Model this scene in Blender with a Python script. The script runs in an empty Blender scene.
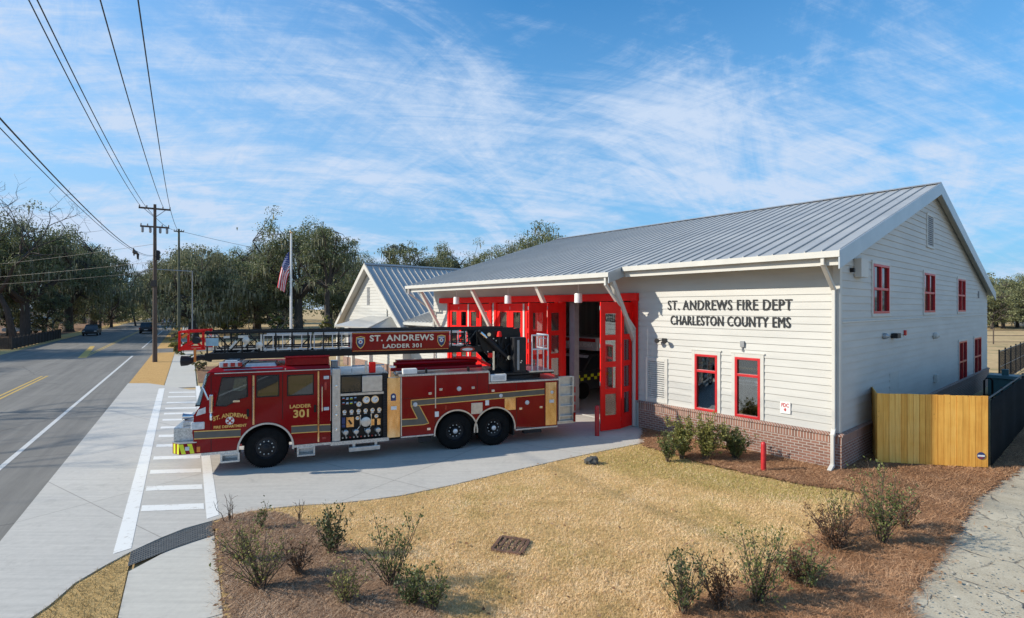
import bpy, bmesh, math, random
import numpy as np
from mathutils import Vector, Matrix, noise as mnoise
R = math.radians
sin, cos, pi = math.sin, math.cos, math.pi
scene = bpy.context.scene
COL = scene.collection

# ------------------------------------------------------------------ camera
CAM_H, FPX, HOR = 4.3, 510.0, 308.0
cam_d = bpy.data.cameras.new('camera')
cam_d.sensor_width = 36.0
cam_d.lens = 36.0 * FPX / 1024.0
cam_d.shift_y = -(309.0 - HOR) / 1024.0
cam_d.clip_start = 0.1
cam_d.clip_end = 3000
cam = bpy.data.objects.new('camera', cam_d)
COL.objects.link(cam)
cam.location = (0, 0, CAM_H)
cam.rotation_euler = (pi / 2, 0, 0)
scene.camera = cam

def G(u, v):
    """ground point measured from the photograph"""
    Y = FPX * CAM_H / (v - HOR)
    return ((u - 512.0) / FPX * Y, Y)

def GY(u, Y):
    return ((u - 512.0) / FPX * Y, Y)

# ------------------------------------------------------------------ materials
def newmat(name):
    m = bpy.data.materials.new(name)
    m.use_nodes = True
    nt = m.node_tree
    return m, nt, nt.nodes['Principled BSDF']

def N(nt, t, **kw):
    n = nt.nodes.new(t)
    for k, v in kw.items():
        setattr(n, k, v)
    return n

def ramp(nt, fac, stops):
    r = N(nt, 'ShaderNodeValToRGB')
    el = r.color_ramp.elements
    while len(el) < len(stops):
        el.new(0.5)
    for e, (p, c) in zip(el, stops):
        e.position = p
        e.color = (*c, 1)
    nt.links.new(fac, r.inputs[0])
    return r.outputs[0]

def mixc(nt, fac, a, b, mode='MIX'):
    m = N(nt, 'ShaderNodeMix', data_type='RGBA', blend_type=mode)
    for s, v in ((0, fac), (6, a), (7, b)):
        if hasattr(v, 'is_linked'):
            nt.links.new(v, m.inputs[s])
        elif s == 0:
            m.inputs[0].default_value = v
        else:
            m.inputs[s].default_value = (*v, 1)
    return m.outputs[2]

def noise_tex(nt, vec, scale, detail=4, rough=0.6, dist=0.0):
    n = N(nt, 'ShaderNodeTexNoise')
    n.inputs['Scale'].default_value = scale
    n.inputs['Detail'].default_value = detail
    n.inputs['Roughness'].default_value = rough
    n.inputs['Distortion'].default_value = dist
    if vec is not None:
        nt.links.new(vec, n.inputs['Vector'])
    return n.outputs[0]

def coords(nt, kind='Object', scale=None):
    c = N(nt, 'ShaderNodeTexCoord').outputs[kind]
    if scale:
        mp = N(nt, 'ShaderNodeMapping')
        mp.inputs['Scale'].default_value = scale
        nt.links.new(c, mp.inputs[0])
        c = mp.outputs[0]
    return c

def bump(nt, p, h, strength=0.3, dist=0.02):
    b = N(nt, 'ShaderNodeBump')
    b.inputs['Strength'].default_value = strength
    b.inputs['Distance'].default_value = dist
    nt.links.new(h, b.inputs['Height'])
    nt.links.new(b.outputs[0], p.inputs['Normal'])

def mat(name, c, c2=None, scale=3.0, rough=0.6, metal=0.0, coat=0.0, bmp=0.0, bscale=None, detail=5,
        stretch=None, rvar=0.0, spec=0.5, bdist=0.01, lo=0.35, hi=0.65):
    m, nt, p = newmat(name)
    if c2 is None:
        c2 = tuple(x * 0.82 for x in c)
    vec = coords(nt, 'Object', stretch)
    f = noise_tex(nt, vec, scale, detail)
    nt.links.new(ramp(nt, f, [(lo, c2), (hi, c)]), p.inputs['Base Color'])
    p.inputs['Metallic'].default_value = metal
    p.inputs['Coat Weight'].default_value = coat
    p.inputs['Coat Roughness'].default_value = 0.06
    p.inputs['Specular IOR Level'].default_value = spec
    p.inputs['Roughness'].default_value = rough
    if rvar:
        mr = N(nt, 'ShaderNodeMapRange')
        nt.links.new(f, mr.inputs[0])
        mr.inputs[3].default_value = max(0.02, rough - rvar)
        mr.inputs[4].default_value = rough + rvar
        nt.links.new(mr.outputs[0], p.inputs['Roughness'])
    if bmp:
        bump(nt, p, noise_tex(nt, vec, bscale or scale * 4, 4), bmp, bdist)
    return m

def glass(name, tint, refl=0.25, rough=0.02):
    m = bpy.data.materials.new(name)
    m.use_nodes = True
    nt = m.node_tree
    nt.nodes.clear()
    o = N(nt, 'ShaderNodeOutputMaterial')
    t = N(nt, 'ShaderNodeBsdfTransparent')
    t.inputs[0].default_value = (*tint, 1)
    g = N(nt, 'ShaderNodeBsdfGlossy')
    g.inputs['Roughness'].default_value = rough
    g.inputs[0].default_value = (.9, .95, 1, 1)
    lw = N(nt, 'ShaderNodeLayerWeight')
    lw.inputs[0].default_value = 0.35
    mr = N(nt, 'ShaderNodeMapRange')
    mr.inputs[3].default_value = refl * 0.55
    mr.inputs[4].default_value = 0.95
    nt.links.new(lw.outputs['Fresnel'], mr.inputs[0])
    x = N(nt, 'ShaderNodeMixShader')
    nt.links.new(mr.outputs[0], x.inputs[0])
    nt.links.new(t.outputs[0], x.inputs[1])
    nt.links.new(g.outputs[0], x.inputs[2])
    nt.links.new(x.outputs[0], o.inputs[0])
    return m

M = {}
M['siding'] = mat('white_siding', (.525, .52, .487), (.465, .46, .43), 1.2, .55, bmp=.12, bscale=60, stretch=(.4, .4, 2))
M['trim'] = mat('white_trim', (.57, .56, .515), (.52, .51, .47), 2, .5)
M['cream'] = mat('cream_soffit', (.70, .67, .58), (.62, .59, .51), 2, .6)
M['roof'] = mat('galvalume_roof', (.49, .485, .46), (.40, .40, .385), .5, .42, metal=.28, rvar=.05, bmp=.05, bscale=6)
M['roof_rib'] = mat('galvalume_rib', (.45, .45, .44), (.39, .39, .38), .7, .45, metal=.5)
M['rake'] = mat('grey_rake_metal', (.40, .44, .47), (.35, .39, .42), 1, .4, metal=.4)
M['red_door'] = mat('red_door_paint', (.86, .012, .009), (.76, .009, .007), 1.5, .45, spec=.25)
M['red_frame'] = mat('red_frame_paint', (.55, .018, .022), (.46, .014, .018), 3, .4)
M['red_post'] = mat('red_bollard_paint', (.52, .02, .025), (.40, .018, .02), 5, .45, bmp=.1)
M['truck_red'] = mat('fire_engine_red', (.25, .0015, .005), (.215, .001, .004), .8, .25, coat=.30, spec=.15)
M['chrome'] = mat('chrome', (.82, .82, .80), (.70, .70, .69), 6, .14, metal=1.0, rvar=.06)
M['alu'] = mat('brushed_aluminium', (.62, .62, .60), (.48, .48, .47), 8, .38, metal=.85, bmp=.05)
M['tread'] = mat('tread_plate', (.66, .67, .66), (.40, .41, .41), 30, .34, metal=.8, bmp=.4, bscale=60)
M['gold'] = mat('gold_leaf', (.83, .53, .16), (.70, .42, .11), 9, .38, metal=.35)
M['goldplate'] = mat('polished_bronze_panel', (.86, .66, .40), (.55, .36, .16), 5, .2, metal=.9, rvar=.08, stretch=(1, 1, .4))
M['stripe'] = mat('grey_stripe', (.105, .10, .088), (.085, .08, .07), 4, .4, coat=.2)
M['black'] = mat('black_paint', (.006, .006, .007), (.010, .010, .011), 4, .4, spec=.3)
M['satin'] = mat('black_steel', (.012, .012, .014), (.022, .022, .025), 3, .5, bmp=.1, spec=.3)
M['rubber'] = mat('tyre_rubber', (.007, .007, .007), (.012, .012, .012), 6, .85, bmp=.25, bscale=50, spec=.15)
M['white'] = mat('white_paint', (.80, .80, .78), (.70, .70, .68), 5, .45)
M['ladderwhite'] = mat('ladder_aluminium', (.74, .75, .76), (.60, .61, .62), 5, .35, metal=.35)
M['orange'] = mat('orange_lens', (.80, .22, .03), None, 3, .3)
M['yellow'] = mat('fluorescent_yellow', (.75, .80, .03), None, 3, .4)
M['blueplate'] = mat('pale_blue_placard', (.32, .50, .58), None, 5, .4)
M['navy'] = mat('navy_enamel', (.02, .045, .16), None, 5, .35)
M['redlens'] = mat('red_lens', (.40, .015, .015), None, 4, .15, coat=.6)
M['lens'] = mat('clear_lens', (.66, .68, .70), (.45, .47, .49), 12, .12, coat=.5)
M['seat'] = mat('dark_seat', (.03, .03, .033), None, 4, .8)
M['glass'] = glass('window_glass', (.55, .60, .60), .30)
M['truck_glass'] = glass('tinted_truck_glass', (.50, .54, .52), .14)
M['windshield_glass'] = glass('windshield_glass', (.70, .76, .74), .35)
M['privacy_glass'] = glass('dark_truck_glass', (.12, .13, .14), .12)
M['dark_glass'] = mat('dark_window_glass', (.012, .016, .02), (.02, .026, .03), 1, .04, spec=.8)
M['lettering'] = mat('black_sign_letters', (.014, .015, .017), None, 5, .45)
M['asphalt'] = None
M['wood_pole'] = mat('weathered_pole_wood', (.13, .095, .072), (.075, .053, .042), 2, .85, bmp=.4, bscale=14, stretch=(6, 6, .6))
M['galv'] = mat('galvanised_steel', (.45, .46, .47), (.36, .37, .38), 5, .45, metal=.6)
M['wire'] = mat('cable_black', (.02, .02, .022), None, 4, .6)
M['interior'] = mat('bay_interior_wall', (.74, .74, .72), (.55, .56, .55), .8, .7, stretch=(5, 5, .1))
M['slab'] = mat('bay_floor', (.46, .46, .44), (.38, .38, .37), 1, .35)
M['bark'] = mat('oak_bark', (.085, .07, .058), (.05, .04, .033), 3, .9, bmp=.5, bscale=12, stretch=(3, 3, .7))
M['vent'] = mat('vent_louvre', (.60, .60, .57), None, 5, .5)
M['grey'] = mat('grey_paint', (.30, .31, .32), None, 4, .5)
M['teal'] = mat('teal_metal', (.05, .14, .15), (.04, .11, .12), 3, .45)
M['grate'] = mat('rusty_grate', (.17, .085, .05), (.09, .05, .035), 9, .8, bmp=.4)
M['rock'] = mat('dark_rock', (.10, .10, .095), (.05, .05, .045), 8, .9, bmp=.6)
M['fabric'] = mat('black_windscreen_fabric', (.007, .0075, .008), (.012, .012, .013), 3, .95, bmp=.2, bscale=40, spec=.1)

def brick_mat():
    m, nt, p = newmat('red_brown_brick')
    c = coords(nt)
    sx = N(nt, 'ShaderNodeSeparateXYZ'); nt.links.new(c, sx.inputs[0])
    ad = N(nt, 'ShaderNodeMath', operation='ADD')
    nt.links.new(sx.outputs[0], ad.inputs[0]); nt.links.new(sx.outputs[1], ad.inputs[1])
    cb = N(nt, 'ShaderNodeCombineXYZ')
    nt.links.new(ad.outputs[0], cb.inputs[0]); nt.links.new(sx.outputs[2], cb.inputs[1])
    b = N(nt, 'ShaderNodeTexBrick')
    nt.links.new(cb.outputs[0], b.inputs['Vector'])
    b.inputs['Scale'].default_value = 1
    b.inputs['Brick Width'].default_value = .21
    b.inputs['Row Height'].default_value = .077
    b.inputs['Mortar Size'].default_value = .011
    b.inputs['Color1'].default_value = (.285, .135, .092, 1)
    b.inputs['Color2'].default_value = (.165, .078, .056, 1)
    b.inputs['Mortar'].default_value = (.40, .37, .33, 1)
    f = noise_tex(nt, cb.outputs[0], 2.2, 3)
    col = mixc(nt, f, b.outputs[0], (.25, .135, .10), 'MIX')
    col = mixc(nt, .55, col, b.outputs[0])
    nt.links.new(col, p.inputs['Base Color'])
    p.inputs['Roughness'].default_value = .85
    inv = N(nt, 'ShaderNodeMath', operation='SUBTRACT'); inv.inputs[0].default_value = 1
    nt.links.new(b.outputs[1], inv.inputs[1])
    bump(nt, p, inv.outputs[0], .6, .01)
    return m
M['brick'] = brick_mat()

def soldier_mat():
    m, nt, p = newmat('soldier_brick')
    c = coords(nt)
    sx = N(nt, 'ShaderNodeSeparateXYZ'); nt.links.new(c, sx.inputs[0])
    ad = N(nt, 'ShaderNodeMath', operation='ADD')
    nt.links.new(sx.outputs[0], ad.inputs[0]); nt.links.new(sx.outputs[1], ad.inputs[1])
    cb = N(nt, 'ShaderNodeCombineXYZ'); nt.links.new(ad.outputs[0], cb.inputs[0]); cb.inputs[1].default_value = 2.5
    b = N(nt, 'ShaderNodeTexBrick')
    nt.links.new(cb.outputs[0], b.inputs['Vector'])
    b.offset = 0
    b.inputs['Scale'].default_value = 1
    b.inputs['Brick Width'].default_value = .077
    b.inputs['Row Height'].default_value = 5
    b.inputs['Mortar Size'].default_value = .010
    b.inputs['Color1'].default_value = (.30, .145, .10, 1)
    b.inputs['Color2'].default_value = (.18, .088, .064, 1)
    b.inputs['Mortar'].default_value = (.40, .37, .33, 1)
    nt.links.new(b.outputs[0], p.inputs['Base Color'])
    p.inputs['Roughness'].default_value = .85
    return m
M['soldier'] = soldier_mat()

def asphalt_mat():
    m, nt, p = newmat('aged_asphalt')
    c = coords(nt)
    a = noise_tex(nt, c, .35, 6, .65)
    b = noise_tex(nt, c, 60, 2)
    mpr = N(nt, 'ShaderNodeMapping'); mpr.inputs['Rotation'].default_value = (0, 0, R(-122)); nt.links.new(c, mpr.inputs[0])
    mps = N(nt, 'ShaderNodeMapping'); mps.inputs['Scale'].default_value = (.05, 1, 1); nt.links.new(mpr.outputs[0], mps.inputs[0])
    c2 = noise_tex(nt, mps.outputs[0], 1.3, 6, .7, .4)
    col = ramp(nt, a, [(.3, (.15, .142, .124)), (.7, (.245, .23, .20))])
    col = mixc(nt, .35, col, ramp(nt, b, [(.35, (.07, .07, .07)), (.7, (.22, .215, .205))]))
    col = mixc(nt, .42, col, ramp(nt, c2, [(.38, (.08, .078, .074)), (.62, (.21, .20, .18))]))
    v = N(nt, 'ShaderNodeTexVoronoi', feature='DISTANCE_TO_EDGE'); v.inputs['Scale'].default_value = .22
    vd = N(nt, 'ShaderNodeMixRGB'); vd.inputs[0].default_value = .25; nt.links.new(c, vd.inputs[1])
    nn = N(nt, 'ShaderNodeTexNoise'); nn.inputs['Scale'].default_value = 1.1; nn.inputs['Detail'].default_value = 5; nt.links.new(c, nn.inputs['Vector']); nt.links.new(nn.outputs[1], vd.inputs[2]); nt.links.new(vd.outputs[0], v.inputs['Vector'])
    col = mixc(nt, ramp(nt, v.outputs['Distance'], [(0, (.55, .55, .55)), (.008, (0, 0, 0))]), col, (.045, .045, .045))
    nt.links.new(col, p.inputs['Base Color'])
    p.inputs['Roughness'].default_value = .85
    bump(nt, p, b, .3, .006)
    return m
M['asphalt'] = asphalt_mat()

def concrete_mat(name, c1, c2, joint=(0, 0), angle=0, tyre=True):
    m, nt, p = newmat(name)
    c = coords(nt)
    a = noise_tex(nt, c, .5, 6, .6)
    b = noise_tex(nt, c, 9, 5, .7)
    col = ramp(nt, a, [(.3, c2), (.7, c1)])
    col = mixc(nt, .28, col, ramp(nt, b, [(.3, tuple(x * .72 for x in c2)), (.7, tuple(min(.9, x * 1.12) for x in c1))]))
    st = noise_tex(nt, c, 1.6, 6, .75, .5)
    col = mixc(nt, ramp(nt, st, [(.56, (0, 0, 0)), (.70, (.40, .40, .40))]), col, tuple(x * .55 for x in c2))
    # broom streaks
    mp = N(nt, 'ShaderNodeMapping')
    mp.inputs['Rotation'].default_value = (0, 0, angle)
    mp.inputs['Scale'].default_value = (.25, 6, 1)
    nt.links.new(c, mp.inputs[0])
    s = noise_tex(nt, mp.outputs[0], 2.0, 5, .6)
    col = mixc(nt, .22, col, ramp(nt, s, [(.35, tuple(x * .6 for x in c2)), (.65, c1)]))
    if joint[0]:
        mp2 = N(nt, 'ShaderNodeMapping')
        mp2.inputs['Rotation'].default_value = (0, 0, angle)
        nt.links.new(c, mp2.inputs[0])
        bt = N(nt, 'ShaderNodeTexBrick'); bt.offset = 0
        nt.links.new(mp2.outputs[0], bt.inputs['Vector'])
        bt.inputs['Scale'].default_value = 1
        bt.inputs['Brick Width'].default_value = joint[0]
        bt.inputs['Row Height'].default_value = joint[1]
        bt.inputs['Mortar Size'].default_value = .012
        bt.inputs['Color1'].default_value = (1, 1, 1, 1)
        bt.inputs['Color2'].default_value = (.93, .93, .93, 1)
        bt.inputs['Mortar'].default_value = (.62, .61, .60, 1)
        col = mixc(nt, 1.0, col, bt.outputs[0], 'MULTIPLY')
    nt.links.new(col, p.inputs['Base Color'])
    p.inputs['Roughness'].default_value = .8
    bump(nt, p, b, .12, .006)
    return m
M['apron'] = concrete_mat('pale_concrete', (.55, .525, .475), (.46, .445, .41), (4.6, 4.6), R(32))
M['walk'] = concrete_mat('sidewalk_concrete', (.55, .525, .46), (.48, .46, .41), (0, 0), R(32))

def paint_mat(name, c, under, wear=.42):
    m, nt, p = newmat(name)
    c0 = coords(nt)
    f = noise_tex(nt, c0, 7, 6, .75)
    nt.links.new(ramp(nt, f, [(wear - .1, under), (wear + .02, c)]), p.inputs['Base Color'])
    p.inputs['Roughness'].default_value = .7
    return m
M['paint_w'] = paint_mat('worn_white_paint', (.72, .72, .69), (.52, .50, .46), .43)
M['tyre_mark'] = paint_mat('tyre_rubber_mark', (.33, .32, .30), (.53, .51, .465), .50)
M['paint_road'] = paint_mat('road_white_paint', (.55, .55, .53), (.2, .2, .19), .40)
M['paint_y'] = paint_mat('road_yellow_paint', (.52, .34, .07), (.22, .19, .12), .42)

def pavement_mat():
    m, nt, p = newmat('cracked_old_pavement')
    c = coords(nt)
    d = N(nt, 'ShaderNodeTexNoise'); d.inputs['Scale'].default_value = 1.6; d.inputs['Detail'].default_value = 5
    nt.links.new(c, d.inputs['Vector'])
    vm = N(nt, 'ShaderNodeMixRGB'); vm.inputs[0].default_value = .22
    nt.links.new(c, vm.inputs[1]); nt.links.new(d.outputs[1], vm.inputs[2])
    def cr(scale, w):
        v = N(nt, 'ShaderNodeTexVoronoi', feature='DISTANCE_TO_EDGE')
        v.inputs['Scale'].default_value = scale
        nt.links.new(vm.outputs[0], v.inputs['Vector'])
        ir = noise_tex(nt, c, 3.2, 5, .7)
        ma = N(nt, 'ShaderNodeMath', operation='MULTIPLY_ADD'); nt.links.new(ir, ma.inputs[0]); ma.inputs[1].default_value = w * 5.0; ma.inputs[2].default_value = -w * 2.9
        sb = N(nt, 'ShaderNodeMath', operation='SUBTRACT'); nt.links.new(v.outputs['Distance'], sb.inputs[0]); nt.links.new(ma.outputs[0], sb.inputs[1])
        return ramp(nt, sb.outputs[0], [(0, (0, 0, 0)), (w, (1, 1, 1))])
    a = noise_tex(nt, c, 1.1, 7, .7)
    b = noise_tex(nt, c, 45, 3)
    col = ramp(nt, a, [(.32, (.31, .265, .185)), (.68, (.57, .51, .385))])
    col = mixc(nt, .35, col, ramp(nt, b, [(.35, (.28, .24, .17)), (.65, (.60, .54, .42))]))
    k1 = cr(.75, .017); k2 = cr(1.9, .014)
    msk = ramp(nt, noise_tex(nt, c, .55, 2), [(.5, (1, 1, 1)), (.56, (0, 0, 0))])
    k2m = mixc(nt, 1.0, k2, msk, 'LIGHTEN')
    kk = mixc(nt, 1.0, k1, k2m, 'MULTIPLY')
    col = mixc(nt, kk, (.12, .10, .08), col)
    nt.links.new(col, p.inputs['Base Color'])
    p.inputs['Roughness'].default_value = .9
    bump(nt, p, kk, .7, .02)
    return m
M['oldpave'] = pavement_mat()

def ground_mat(name, stops, scale, scale2, green=None, bstr=.6, bscale=40, bdist=.02):
    m, nt, p = newmat(name)
    c = coords(nt)
    a = noise_tex(nt, c, scale, 7, .7)
    b = noise_tex(nt, c, scale2, 4, .7)
    col = ramp(nt, a, stops)
    col = mixc(nt, .45, col, ramp(nt, b, [(.3, tuple(x * .55 for x in stops[0][1])), (.7, tuple(x * 1.15 for x in stops[-1][1]))]))
    if green:
        g = ramp(nt, noise_tex(nt, c, .32, 5, .6), [(.52, (0, 0, 0)), (.68, (1, 1, 1))])
        col = mixc(nt, g, col, green)
    nt.links.new(col, p.inputs['Base Color'])
    p.inputs['Roughness'].default_value = .95
    p.inputs['Specular IOR Level'].default_value = .15
    bump(nt, p, noise_tex(nt, c, bscale, 4, .7), bstr, bdist)
    return m
M['lawn'] = ground_mat('dormant_lawn', [(.3, (.50, .33, .135)), (.7, (.72, .51, .235))], .9, 22, (.42, .33, .10), 1.0, 45, .03)
M['field'] = ground_mat('dry_field', [(.3, (.42, .29, .145)), (.7, (.56, .41, .22))], .12, 1.5, (.22, .19, .09), .4, 6, .05)
M['mulch'] = ground_mat('pine_straw_floor', [(.3, (.14, .072, .04)), (.7, (.34, .18, .10))], 1.3, 40, None, 1.0, 70, .03)
M['mulch2'] = ground_mat('brown_bark_floor', [(.3, (.14, .08, .048)), (.7, (.33, .205, .13))], 2.5, 40, None, 1.0, 70, .03)
M['dirt'] = ground_mat('sandy_dirt', [(.3, (.32, .255, .165)), (.7, (.48, .40, .27))], 1.5, 25, None, .8, 50, .02)

def island_mat(name, cols, rough=.8, posscale=1.0, trans=0.0, spec=.2, rw=.7, nw=.9, grain=False):
    """colour changes from one loose piece (leaf, blade, board) to the next and with a broad noise"""
    m, nt, p = newmat(name)
    g = N(nt, 'ShaderNodeNewGeometry')
    n = noise_tex(nt, coords(nt), posscale, 3)
    a = N(nt, 'ShaderNodeMath', operation='MULTIPLY_ADD')
    nt.links.new(g.outputs['Random Per Island'], a.inputs[0]); a.inputs[1].default_value = rw
    s = N(nt, 'ShaderNodeMath', operation='MULTIPLY_ADD')
    nt.links.new(n, s.inputs[0]); s.inputs[1].default_value = nw; s.inputs[2].default_value = .5 - rw / 2 - nw / 2
    nt.links.new(s.outputs[0], a.inputs[2])
    k = len(cols)
    cc = ramp(nt, a.outputs[0], [(i / (k - 1), c) for i, c in enumerate(cols)])
    if grain:
        gr = noise_tex(nt, coords(nt, 'Object', (26, 26, 1.1)), 1.0, 5, .6, .4)
        kn = noise_tex(nt, coords(nt, 'Object', (9, 9, 5)), 1.0, 2)
        cc = mixc(nt, 1.0, cc, ramp(nt, gr, [(.32, (.80, .74, .66)), (.58, (1, 1, 1))]), 'MULTIPLY')
        cc = mixc(nt, 1.0, cc, ramp(nt, kn, [(.22, (.40, .28, .2)), (.29, (1, 1, 1))]), 'MULTIPLY')
    nt.links.new(cc, p.inputs['Base Color'])
    p.inputs['Roughness'].default_value = rough
    p.inputs['Specular IOR Level'].default_value = spec
    if trans:
        o = nt.nodes['Material Output']
        t = N(nt, 'ShaderNodeBsdfTranslucent')
        for l in list(p.inputs['Base Color'].links):
            nt.links.new(l.from_socket, t.inputs[0])
        x = N(nt, 'ShaderNodeMixShader'); x.inputs[0].default_value = trans
        nt.links.new(p.outputs[0], x.inputs[1]); nt.links.new(t.outputs[0], x.inputs[2])
        nt.links.new(x.outputs[0], o.inputs[0])
    return m
M['leaf'] = island_mat('oak_leaves', [(.065, .080, .034), (.15, .175, .075), (.28, .30, .15)], .6, .35, .25, .35)
M['leaf2'] = island_mat('pale_oak_leaves', [(.090, .102, .046), (.175, .188, .09), (.29, .30, .165)], .6, .35, .25, .3)
M['moss'] = island_mat('spanish_moss', [(.15, .155, .10), (.23, .235, .16), (.34, .34, .25)], .9, .3, .25, .1)
M['bushleaf'] = island_mat('shrub_leaves', [(.07, .09, .026), (.13, .155, .045), (.23, .24, .085)], .5, 3, .2, .4)
M['bushdark'] = island_mat('dark_shrub_leaves', [(.04, .055, .02), (.08, .10, .034), (.15, .165, .065)], .5, 3, .15, .4)
M['bushbrown'] = island_mat('brown_shrub_leaves', [(.07, .035, .02), (.13, .065, .035), (.17, .11, .05)], .7, 3, .15, .2)
M['bushyellow'] = island_mat('yellow_green_leaves', [(.13, .14, .036), (.22, .22, .06), (.32, .29, .10)], .6, 3, .2, .3)
M['stem'] = mat('shrub_stem', (.10, .07, .05), None, 8, .85)
M['twig'] = mat('dry_twig', (.24, .19, .13), (.16, .12, .085), 8, .9)
M['blade'] = island_mat('dormant_grass', [(.42, .33, .13), (.74, .52, .26), (.90, .67, .39), (.97, .80, .55)], .85, 1.1, .25, .1, .45, 1.9)
M['gblade'] = island_mat('greenish_grass', [(.30, .27, .07), (.48, .41, .14), (.68, .54, .23)], .85, .8, .25, .1)
M['needle'] = island_mat('pine_straw', [(.17, .08, .04), (.44, .235, .12), (.70, .44, .26)], .8, 1.2, 0, .1)
M['needle2'] = island_mat('bark_straw', [(.15, .085, .05), (.44, .28, .175), (.72, .54, .38)], .8, 1.2, 0, .1)
M['cedar'] = island_mat('cedar_boards', [(.78, .36, .06), (.90, .48, .095), (.97, .60, .17)], .6, 2.5, 0, .3, grain=True)

# ------------------------------------------------------------------ mesh helpers
SPLIT = set('brick_base casing rake_board soldier_course brick_cap deck sill hoist_cylinder bay_jamb astragal bay_truss bay_lining pump_post roof_box box_lid marker_light tail_panel latch wheel_well inner_tyre underbody_box porch_post brass_plates switch_box bar_lens pull_handle post_fitting ladder_tool pillar_strip insulators cutout_switch bolt_head hydraulic_hose soffit fascia deck_trim seats hose_bed_rail cylinder_rod console_hose rails chevron door_handle stars arm_brace splice_can tip_lamp pump_deck wheel_well ladder_pedestal window_gasket gold_border door_seam locker_seam'.split())
class MB:
    def __init__(self):
        self.v, self.f, self.m = [], [], []
    def add(self, vs, fs, m=0):
        o = len(self.v)
        self.v += [tuple(p) for p in vs]
        self.f += [tuple(i + o for i in f) for f in fs]
        self.m += [m] * len(fs)
        return self
    def box(self, x0, x1, y0, y1, z0, z1, m=0):
        return self.add([(x0, y0, z0), (x1, y0, z0), (x1, y1, z0), (x0, y1, z0), (x0, y0, z1), (x1, y0, z1), (x1, y1, z1), (x0, y1, z1)],
                        [(0, 3, 2, 1), (4, 5, 6, 7), (0, 1, 5, 4), (1, 2, 6, 5), (2, 3, 7, 6), (3, 0, 4, 7)], m)
    def hexa(self, p, m=0):   # 8 points: bottom 4 then top 4
        return self.add(p, [(0, 3, 2, 1), (4, 5, 6, 7), (0, 1, 5, 4), (1, 2, 6, 5), (2, 3, 7, 6), (3, 0, 4, 7)], m)
    def prism(self, a, b, m=0):   # two matching polygons
        n = len(a)
        return self.add(list(a) + list(b), [tuple(range(n))[::-1], tuple(range(n, 2 * n))] + [(i, (i + 1) % n, n + (i + 1) % n, n + i) for i in range(n)], m)
    def tube(self, pts, r, n=8, m=0, cap=True):
        pts = [Vector(p) for p in pts]
        rs = r if isinstance(r, (list, tuple)) else [r] * len(pts)
        vs, fs = [], []
        up = Vector((0, 0, 1))
        for i, p in enumerate(pts):
            d = (pts[min(i + 1, len(pts) - 1)] - pts[max(i - 1, 0)])
            if d.length < 1e-9: d = Vector((0, 0, 1))
            d.normalize()
            a = d.cross(up if abs(d.z) < .95 else Vector((1, 0, 0))).normalized()
            b = d.cross(a)
            for k in range(n):
                t = 2 * pi * k / n
                vs.append(p + (a * cos(t) + b * sin(t)) * rs[i])
        for i in range(len(pts) - 1):
            for k in range(n):
                fs.append((i * n + k, i * n + (k + 1) % n, (i + 1) * n + (k + 1) % n, (i + 1) * n + k))
        if cap:
            fs.append(tuple(range(n))); fs.append(tuple(range((len(pts) - 1) * n, len(pts) * n))[::-1])
        return self.add(vs, fs, m)
    def bar(self, p0, p1, w, h=None, m=0):   # square bar between two points
        h = h or w
        p0, p1 = Vector(p0), Vector(p1)
        d = (p1 - p0).normalized()
        a = d.cross(Vector((0, 0, 1)) if abs(d.z) < .98 else Vector((1, 0, 0))).normalized() * (w / 2)
        b = d.cross(a).normalized() * (h / 2)
        return self.hexa([p0 - a - b, p0 + a - b, p0 + a + b, p0 - a + b, p1 - a - b, p1 + a - b, p1 + a + b, p1 - a + b], m)
    def lathe(self, prof, c=(0, 0, 0), axis='y', n=32, m=0, cap=True):
        vs, fs = [], []
        for (r, h) in prof:
            for k in range(n):
                t = 2 * pi * k / n
                a, b = r * cos(t), r * sin(t)
                vs.append({'y': (c[0] + a, c[1] + h, c[2] + b), 'z': (c[0] + a, c[1] + b, c[2] + h), 'x': (c[0] + h, c[1] + a, c[2] + b)}[axis])
        for i in range(len(prof) - 1):
            for k in range(n):
                fs.append((i * n + k, i * n + (k + 1) % n, (i + 1) * n + (k + 1) % n, (i + 1) * n + k))
        if cap and prof[0][0] > 1e-4: fs.append(tuple(range(n)))
        if cap and prof[-1][0] > 1e-4: fs.append(tuple(range((len(prof) - 1) * n, len(prof) * n)))
        return self.add(vs, fs, m)
    def mesh(self, me, fn, m=0):
        return self.add([fn(*v.co) for v in me.vertices], [tuple(p.vertices) for p in me.polygons], m)
    def clusters(self, gap=.015):
        """loose pieces, joined where they touch"""
        par = list(range(len(self.v)))
        def find(i):
            while par[i] != i: par[i] = par[par[i]]; i = par[i]
            return i
        for f in self.f:
            r = find(f[0])
            for i in f[1:]: par[find(i)] = r
        grp = {}
        for i in range(len(self.v)): grp.setdefault(find(i), []).append(i)
        bb = []
        for k, ids in grp.items():
            P = np.array([self.v[i] for i in ids]); bb.append([P.min(0) - gap, P.max(0) + gap, {k}])
        ch = True
        while ch:
            ch = False
            for i in range(len(bb)):
                j = i + 1
                while j < len(bb):
                    if (bb[i][0] <= bb[j][1]).all() and (bb[j][0] <= bb[i][1]).all():
                        bb[i] = [np.minimum(bb[i][0], bb[j][0]), np.maximum(bb[i][1], bb[j][1]), bb[i][2] | bb[j][2]]; bb.pop(j); ch = True
                    else: j += 1
        res = []
        for _, _, ks in bb:
            b = MB(); mp = {}
            for i in range(len(self.v)):
                if find(i) in ks: mp[i] = len(b.v); b.v.append(self.v[i])
            for f, m in zip(self.f, self.m):
                if f[0] in mp: b.f.append(tuple(mp[i] for i in f)); b.m.append(m)
            res.append(b)
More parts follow.
